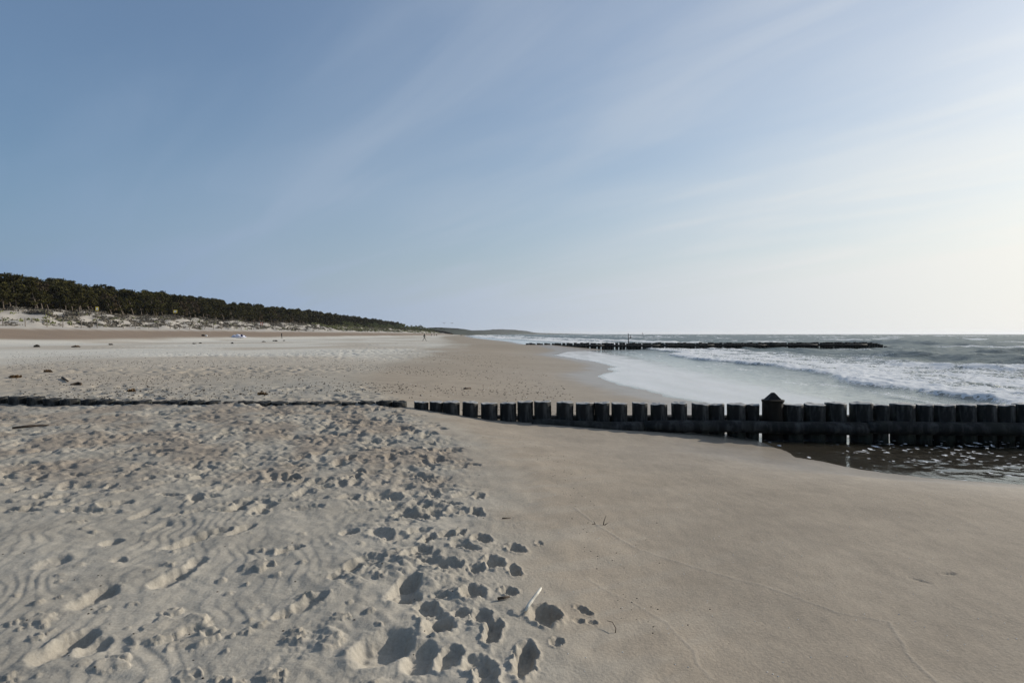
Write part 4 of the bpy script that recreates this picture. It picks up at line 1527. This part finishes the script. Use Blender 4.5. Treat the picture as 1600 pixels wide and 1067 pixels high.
# dark marker float left of it
x, y = (985.3 - 800) / FPX * 250, 250
bu = empty('marker_buoy', (x, y, 0.25))
tag(bu, 'small dark marker float in the waves right of the thin pole', 'buoy')
V, Fc = tube([(0, 0, -0.3), (0, 0, 0.0), (0, 0, 0.3), (0, 0, 0.45)], [0.2, 0.32, 0.26, 0.08], 10)
mesh_obj('float', V, Fc, M_CAP, bu)
V, Fc = tube([(0, 0, 0.4), (0, 0, 0.75)], [0.05, 0.05], 6)
mesh_obj('mast', V, Fc, M_CAP, bu)
V, Fc = tube([(0, 0, 0.7), (0, 0, 0.85), (0, 0, 1.05)], [0.1, 0.22, 0.1], 8)
mesh_obj('topmark', V, Fc, M_CAP, bu)

# kite laid out on the sand, bags beside it
M_KITE = mat_simple('white_kite_cloth', (0.74, 0.74, 0.84), 0.5, 0.06, 4)
M_KBLUE = mat_simple('navy_kite_cloth', (0.03, 0.03, 0.09), 0.5, 0.2, 4)
kx, ky, kz_ = at(373, 160)
kt = empty('kite', (kx, ky, kz_), 0.35)
tag(kt, 'white and navy kite lying crumpled on the brown sand below the dunes', 'kite')


def kite_panel(f0, f1, mat, seed):
    V, Fc = [], []
    n, mm = 10, 6
    for i in range(n + 1):
        f = f0 + (f1 - f0) * i / n
        ch = 0.9 * math.sqrt(max(0.04, 1 - f * f)) + 0.2
        for j in range(mm + 1):
            g_ = j / mm
            zz = (0.72 * (1 - f * f) ** 0.5 if abs(f) < 1 else 0) * math.sin(math.pi * (0.15 + 0.8 * g_)) + 0.07 * math.sin(9 * f + 5 * g_ + seed) + 0.08
            V.append((f * 1.65, (g_ - 0.5) * ch * 1.6, max(0.03, zz)))
    for i in range(n):
        for j in range(mm):
            a = i * (mm + 1) + j
            Fc.append((a, a + mm + 1, a + mm + 2, a + 1))
    o = mesh_obj('panel', V, Fc, mat, kt)
    so_ = o.modifiers.new('thickness', 'SOLIDIFY')
    so_.thickness = 0.02


kite_panel(-1.0, -0.35, M_KITE, 0)
kite_panel(-0.345, 0.25, M_KITE, 1)
kite_panel(0.255, 0.55, M_KBLUE, 2)
kite_panel(0.555, 0.86, M_KITE, 3)
kite_panel(0.865, 1.0, M_KBLUE, 4)
V, Fc = tube([(f * 1.66, -0.75 * math.sqrt(max(0.05, 1 - f * f)) - 0.12, 0.14) for f in np.linspace(-1, 1, 15)], [0.05 + 0.08 * math.sqrt(max(0, 1 - f * f)) for f in np.linspace(-1, 1, 15)], 8)
mesh_obj('leading_edge', V, Fc, M_KITE, kt)


def bag(px, d, w, h, mat, label):
    x, y, z = at(px, d)
    b_ = empty('bag', (x, y, z), 0.3)
    tag(b_, label, 'bag')
    V, Fc = tube([(-w / 2, 0, h * .45), (-w * .4, 0, h * .5), (0, 0, h * .5), (w * .4, 0, h * .5), (w / 2, 0, h * .45)], [h * .2, h * .45, h * .52, h * .45, h * .2], 10)
    mesh_obj('sack', V, Fc, mat, b_)
    V, Fc = tube([(-w * .2, 0, h * .95), (-w * .12, 0, h * 1.15), (w * .12, 0, h * 1.15), (w * .2, 0, h * .95)], [0.03] * 4, 5)
    mesh_obj('handle', V, Fc, mat, b_)


bag(317.5, 150, 0.75, 0.34, M_CAP, 'black bag lying on the sand left of the kite')
bag(322.6, 150, 0.42, 0.34, M_WHT, 'small white bag on the sand between the black bag and the kite')

# gulls over the far dunes
M_GULL = mat_simple('gull_grey', (0.22, 0.22, 0.23), 0.8, 0.2, 4)


def gull(px, row, d, flap, label, rz):
    x = (px - 800) / FPX * d
    z = CAM_H + (HOR - row) * d / FPX
    g = empty('gull', (x, d, z), rz)
    tag(g, label, 'bird', 'gulls gliding above the far dunes')
    V, Fc = tube([(0, -0.25, 0), (0, -0.18, 0.02), (0, 0, 0.02), (0, 0.15, 0.01), (0, 0.28, 0.0)], [0.02, 0.06, 0.085, 0.05, 0.02], 8)
    mesh_obj('body', V, Fc, M_GULL, g)
    for sd in (-1, 1):
        V = [(0.03 * sd, -0.10, 0.05), (0.03 * sd, 0.12, 0.05), (0.38 * sd, 0.10, 0.05 + flap), (0.38 * sd, -0.12, 0.05 + flap), (0.78 * sd, 0.10, flap * 0.9), (0.74 * sd, 0.0, flap * 0.9)]
        V += [(a, b, c - 0.025) for a, b, c in V]
        Fc = [(0, 1, 2, 3), (3, 2, 4, 5), (7, 6, 9, 8), (9, 11, 10, 8), (0, 3, 9, 6), (3, 5, 11, 9), (1, 7, 8, 2), (2, 8, 10, 4), (4, 10, 11, 5), (0, 6, 7, 1)]
        mesh_obj('wing', V, Fc, M_GULL, g, smooth=False)


gull(694, 505.3, 210, 0.28, 'left one of two gulls gliding above the far dunes', 0.5)
gull(706, 505.5, 230, 0.22, 'right one of two gulls gliding above the far dunes', -0.6)

# ------------------------------------------------------------------ things washed up on the sand
def zs(x, y):
    """height of the finished sand sheet near a point"""
    si, sj = pick(x, y, 0.05 + 0.012 * math.hypot(x, y))
    d2 = (X[si, sj] - x) ** 2 + (Y[si, sj] - y) ** 2
    return float(Z[si, sj].ravel()[int(np.argmin(d2))])


def stick(name, pxs, lifts, rad, mat, label, cat='driftwood'):
    P = []
    for (px, py), l_ in zip(pxs, lifts):
        x, y = on_ground(px, py)
        P.append(Vector((x, y, zs(x, y) + l_)))
    base = P[0].copy()
    V, Fc = tube([p - base for p in P], rad, 8)
    o = mesh_obj(name, V, Fc, mat)
    o.location = base
    return tag(o, label, cat)


x0, y0 = on_ground(821, 964)
zb = zs(x0, y0)
V, Fc = tube([(0, 0, 0.012), (0.016, 0.035, 0.03), (0.05, 0.085, 0.055), (0.078, 0.14, 0.068), (0.083, 0.155, 0.07)], [0.006, 0.009, 0.008, 0.0065, 0.004], 10)
o = mesh_obj('bleached_stick', V, Fc, M_BLEACH)
o.location = (x0, y0, zb)
tag(o, 'white bleached stick leaning over the deep round footprint', 'stick')


def twig(px, py, shape, label):
    x, y = on_ground(px, py)
    t_ = empty('twig', (x, y, zs(x, y)))
    tag(t_, label, 'twig')
    for pts, r0 in shape:
        n = len(pts)
        V, Fc = tube(pts, [r0 * (1 - 0.6 * i / (n - 1)) for i in range(n)], 6)
        mesh_obj('stem', V, Fc, M_DRIFT, t_)


twig(943, 821, [([(0, 0, -0.01), (0.006, 0.0, 0.03), (0.022, 0.01, 0.068)], .0042), ([(0, 0, -0.01), (-0.06, 0.0, 0.006), (-0.085, -0.02, 0.010)], .004),
                ([(-0.055, 0, 0), (-0.07, 0, 0.03)], .003), ([(0.01, 0, 0), (0.04, 0.02, 0.012)], .003)], 'small forked twig standing in the damp sand on the swash line')
twig(962, 991, [([(0, 0, -0.01), (0.004, 0.006, 0.02), (-0.006, 0.05, 0.03), (-0.03, 0.06, 0.032)], .0028)], 'thin hooked twig lying on damp sand below the white stick')
stick('driftwood_stick', [(778, 939), (796, 937)], [0.012, 0.012], [0.008, 0.006], M_DRIFT, 'short dark stick lying just left of the white bleached stick')
stick('driftwood_stick', [(785, 813), (798, 812)], [0.008, 0.006], [0.005, 0.003], M_DRIFT, 'thin dark stick on the berm edge above the round footprints')
stick('driftwood_stick', [(18, 671), (45, 668.5), (62, 667), (92, 664.5)], [0.02, 0.03, 0.03, 0.01], [0.014, 0.018, 0.012, 0.006], M_DRIFT, 'long thin dark branch on rough sand at far left before the groyne')
stick('driftwood_stick', [(110, 602.4), (121, 601), (126, 601.5)], [0.02, 0.03, 0.03], [0.015, 0.035, 0.03], M_DRIFT, 'dark driftwood chunk behind the buried piles at far left')
stick('driftwood_stick', [(97, 592), (106, 597)], [0.03, 0.03], [0.03, 0.015], M_DRIFT, 'slim grey driftwood branch up the beach from the dark chunk')
stick('driftwood_stick', [(725, 608.5), (735, 608)], [0.02, 0.03], [0.02, 0.02], M_DRIFT, 'small dark driftwood piece on smooth sand beyond the half-buried piles')


def weed_heap(px, py, w, dpt, h, mat, label, n=260, leaf=0.05):
    w, dpt, h = w * 0.45, dpt * 0.6, h * 0.55
    x, y = on_ground(px, py)
    rng = np.random.default_rng(int(px * 7 + py))
    z = zs(x, y)
    cs = np.stack([rng.normal(0, w * 0.3, 14), rng.normal(0, dpt * 0.3, 14), rng.uniform(0.05, 0.55, 14) * h], -1)
    V, F_ = leaf_cloud(cs, np.full(14, w * 0.22), n // 14, leaf, rng, h / w)
    o = link_mesh('seaweed_heap', np_mesh('seaweed_heap', V, F_, mat, smooth=False))
    o.location = (x, y, z)
    tag(o, label, 'seaweed')


weed_heap(205, 611.5, 0.14, 0.2, 0.10, M_WEED, 'small orange-brown weed tuft behind the mossy buried piles')
weed_heap(411, 616, 0.22, 0.10, 0.05, M_WEED, 'flat reddish-brown weed patch just behind the groyne')
weed_heap(22, 590.5, 0.28, 0.5, 0.12, M_WEED, 'tan weed clump on pebbly sand at far left edge')
weed_heap(73, 582.5, 0.2, 0.3, 0.1, M_WEED, 'little brown weed tuft right of the tan clump')
weed_heap(57, 542.3, 0.55, 0.9, 0.38, M_WEEDD, 'dark weed heap at left on the pale upper beach', 300, 0.12)
weed_heap(118, 542.5, 0.9, 1.2, 0.22, M_WEED, 'broad tan wrack pile right of the dark heap on the upper beach', 300, 0.12)
weed_heap(173, 539, 0.5, 0.6, 0.2, M_WEEDD, 'small dark wrack tuft on the upper beach below the signs', 200, 0.12)
weed_heap(303, 537.2, 0.6, 0.8, 0.28, M_WEEDD, 'dark wrack clump below the black bag on the pale beach', 220, 0.12)
weed_heap(313, 536.6, 0.35, 0.6, 0.2, M_WEEDD, 'smaller dark wrack clump just right of its neighbour below the bags', 160, 0.12)
weed_heap(363, 537, 0.35, 0.6, 0.25, M_WEEDD, 'lone dark wrack clump below the kite', 160, 0.12)
weed_heap(431, 533.3, 0.95, 1.2, 0.42, M_WEEDD, 'largest dark wrack heap, on pale sand below the person in black', 300, 0.14)
weed_heap(444, 532.6, 0.5, 0.8, 0.25, M_WEEDD, 'small wrack clump right of the largest heap', 160, 0.12)
weed_heap(412, 534.3, 0.55, 0.8, 0.2, M_WEEDD, 'low wrack clump left of the largest heap', 160, 0.12)


def scatter_bits(name, n, gen, size, mat, label, cat, flat=0.5):
    """many tiny chips as one mass"""
    VV, FF = [], []
    rng = np.random.default_rng(n)
    k = 0
    while k < n:
        x, y = gen(rng)
        if y < 1.5:
            continue
        z = zs(x, y)
        if z < 0.01:
            k += 1
            continue
        s = size * rng.uniform(0.5, 1.5)
        a = rng.uniform(0, 6.28)
        e = rng.uniform(0.5, 1.0)
        ca, sa = math.cos(a), math.sin(a)
        b = len(VV)
        for u, v, w in [(1, 0, 0), (0, e, 0), (-1, 0, 0), (0, -e, 0), (0, 0, flat), (0, 0, -flat)]:
            VV.append((x + s * (u * ca - v * sa), y + s * (u * sa + v * ca), z + s * w + s * 0.2))
        FF += [(b, b + 1, b + 4), (b + 1, b + 2, b + 4), (b + 2, b + 3, b + 4), (b + 3, b, b + 4), (b + 1, b, b + 5), (b + 2, b + 1, b + 5), (b + 3, b + 2, b + 5), (b, b + 3, b + 5)]
        k += 1
    o = link_mesh(name, np_mesh(name, np.array(VV), np.array(FF), mat, smooth=False))
    tag(o, label, cat, kind='stuff')


def g_flat(rng):
    y = 2.2 + 7.0 * rng.random() ** 1.2
    return rng.uniform(0.15, 0.78 * y), y


def g_tide(rng):
    t = rng.random()
    y = 3.2 + 6 * t + rng.normal(0, 0.15)
    return float(XB(np.array(y))) + 0.45 + 0.25 * t + abs(rng.normal(0, 0.22)), y


def g_far(rng):
    y = 11.8 + 34 * rng.random() ** 1.4
    x = rng.uniform(-0.74 * y, min(float(XS(np.array(y))) - 1.2, 1.5))
    return (x, y) if noise2(np.array(x / 5.0), np.array(y / 3.5), 55) > rng.uniform(-0.3, 0.4) else (0, 0)


def g_soft(rng):
    y = 2.4 + 6 * rng.random()
    return rng.uniform(-0.75 * y, -0.2), y


scatter_bits('shell_fragments', 420, g_flat, 0.0035, M_SHELL, 'tiny pale shell fragments sprinkled over the damp sand', 'shells')
scatter_bits('tideline_bits', 150, g_tide, 0.0042, M_BIT, 'dark specks of wrack strung along the berm edge', 'wrack')
scatter_bits('beach_litter', 4200, g_far, 0.017, M_BIT, 'dark bits of wrack scattered on the beach beyond the groyne', 'wrack')
scatter_bits('beach_shells', 500, g_far, 0.011, M_SHELL, 'pale shells scattered on the beach beyond the groyne', 'shells')
scatter_bits('soft_sand_bits', 160, g_soft, 0.005, M_BIT, 'dark crumbs on the soft rippled sand', 'wrack')

# ------------------------------------------------------------------ the faint sea haze that greys the headland
bx = 17000.0
V, Fc = boxv(-bx, bx, -bx, bx, -6.0, 34.0)
hz_o = mesh_obj('haze', V, Fc, [], None, smooth=False)
hm = bpy.data.materials.new('haze_air')
hm.use_nodes = True
hn = hm.node_tree.nodes
hn.remove(hn['Principled BSDF'])
pv = hn.new('ShaderNodeVolumePrincipled')
pv.inputs['Color'].default_value = (0.93, 0.96, 1.0, 1)
pv.inputs['Density'].default_value = 7e-5
pv.inputs['Anisotropy'].default_value = 0.3
hm.node_tree.links.new(pv.outputs[0], hn['Material Output'].inputs['Volume'])
hz_o.data.materials.clear()
hz_o.data.materials.append(hm)
tag(hz_o, 'thin pale sea haze over the whole shore', 'haze', kind='stuff')
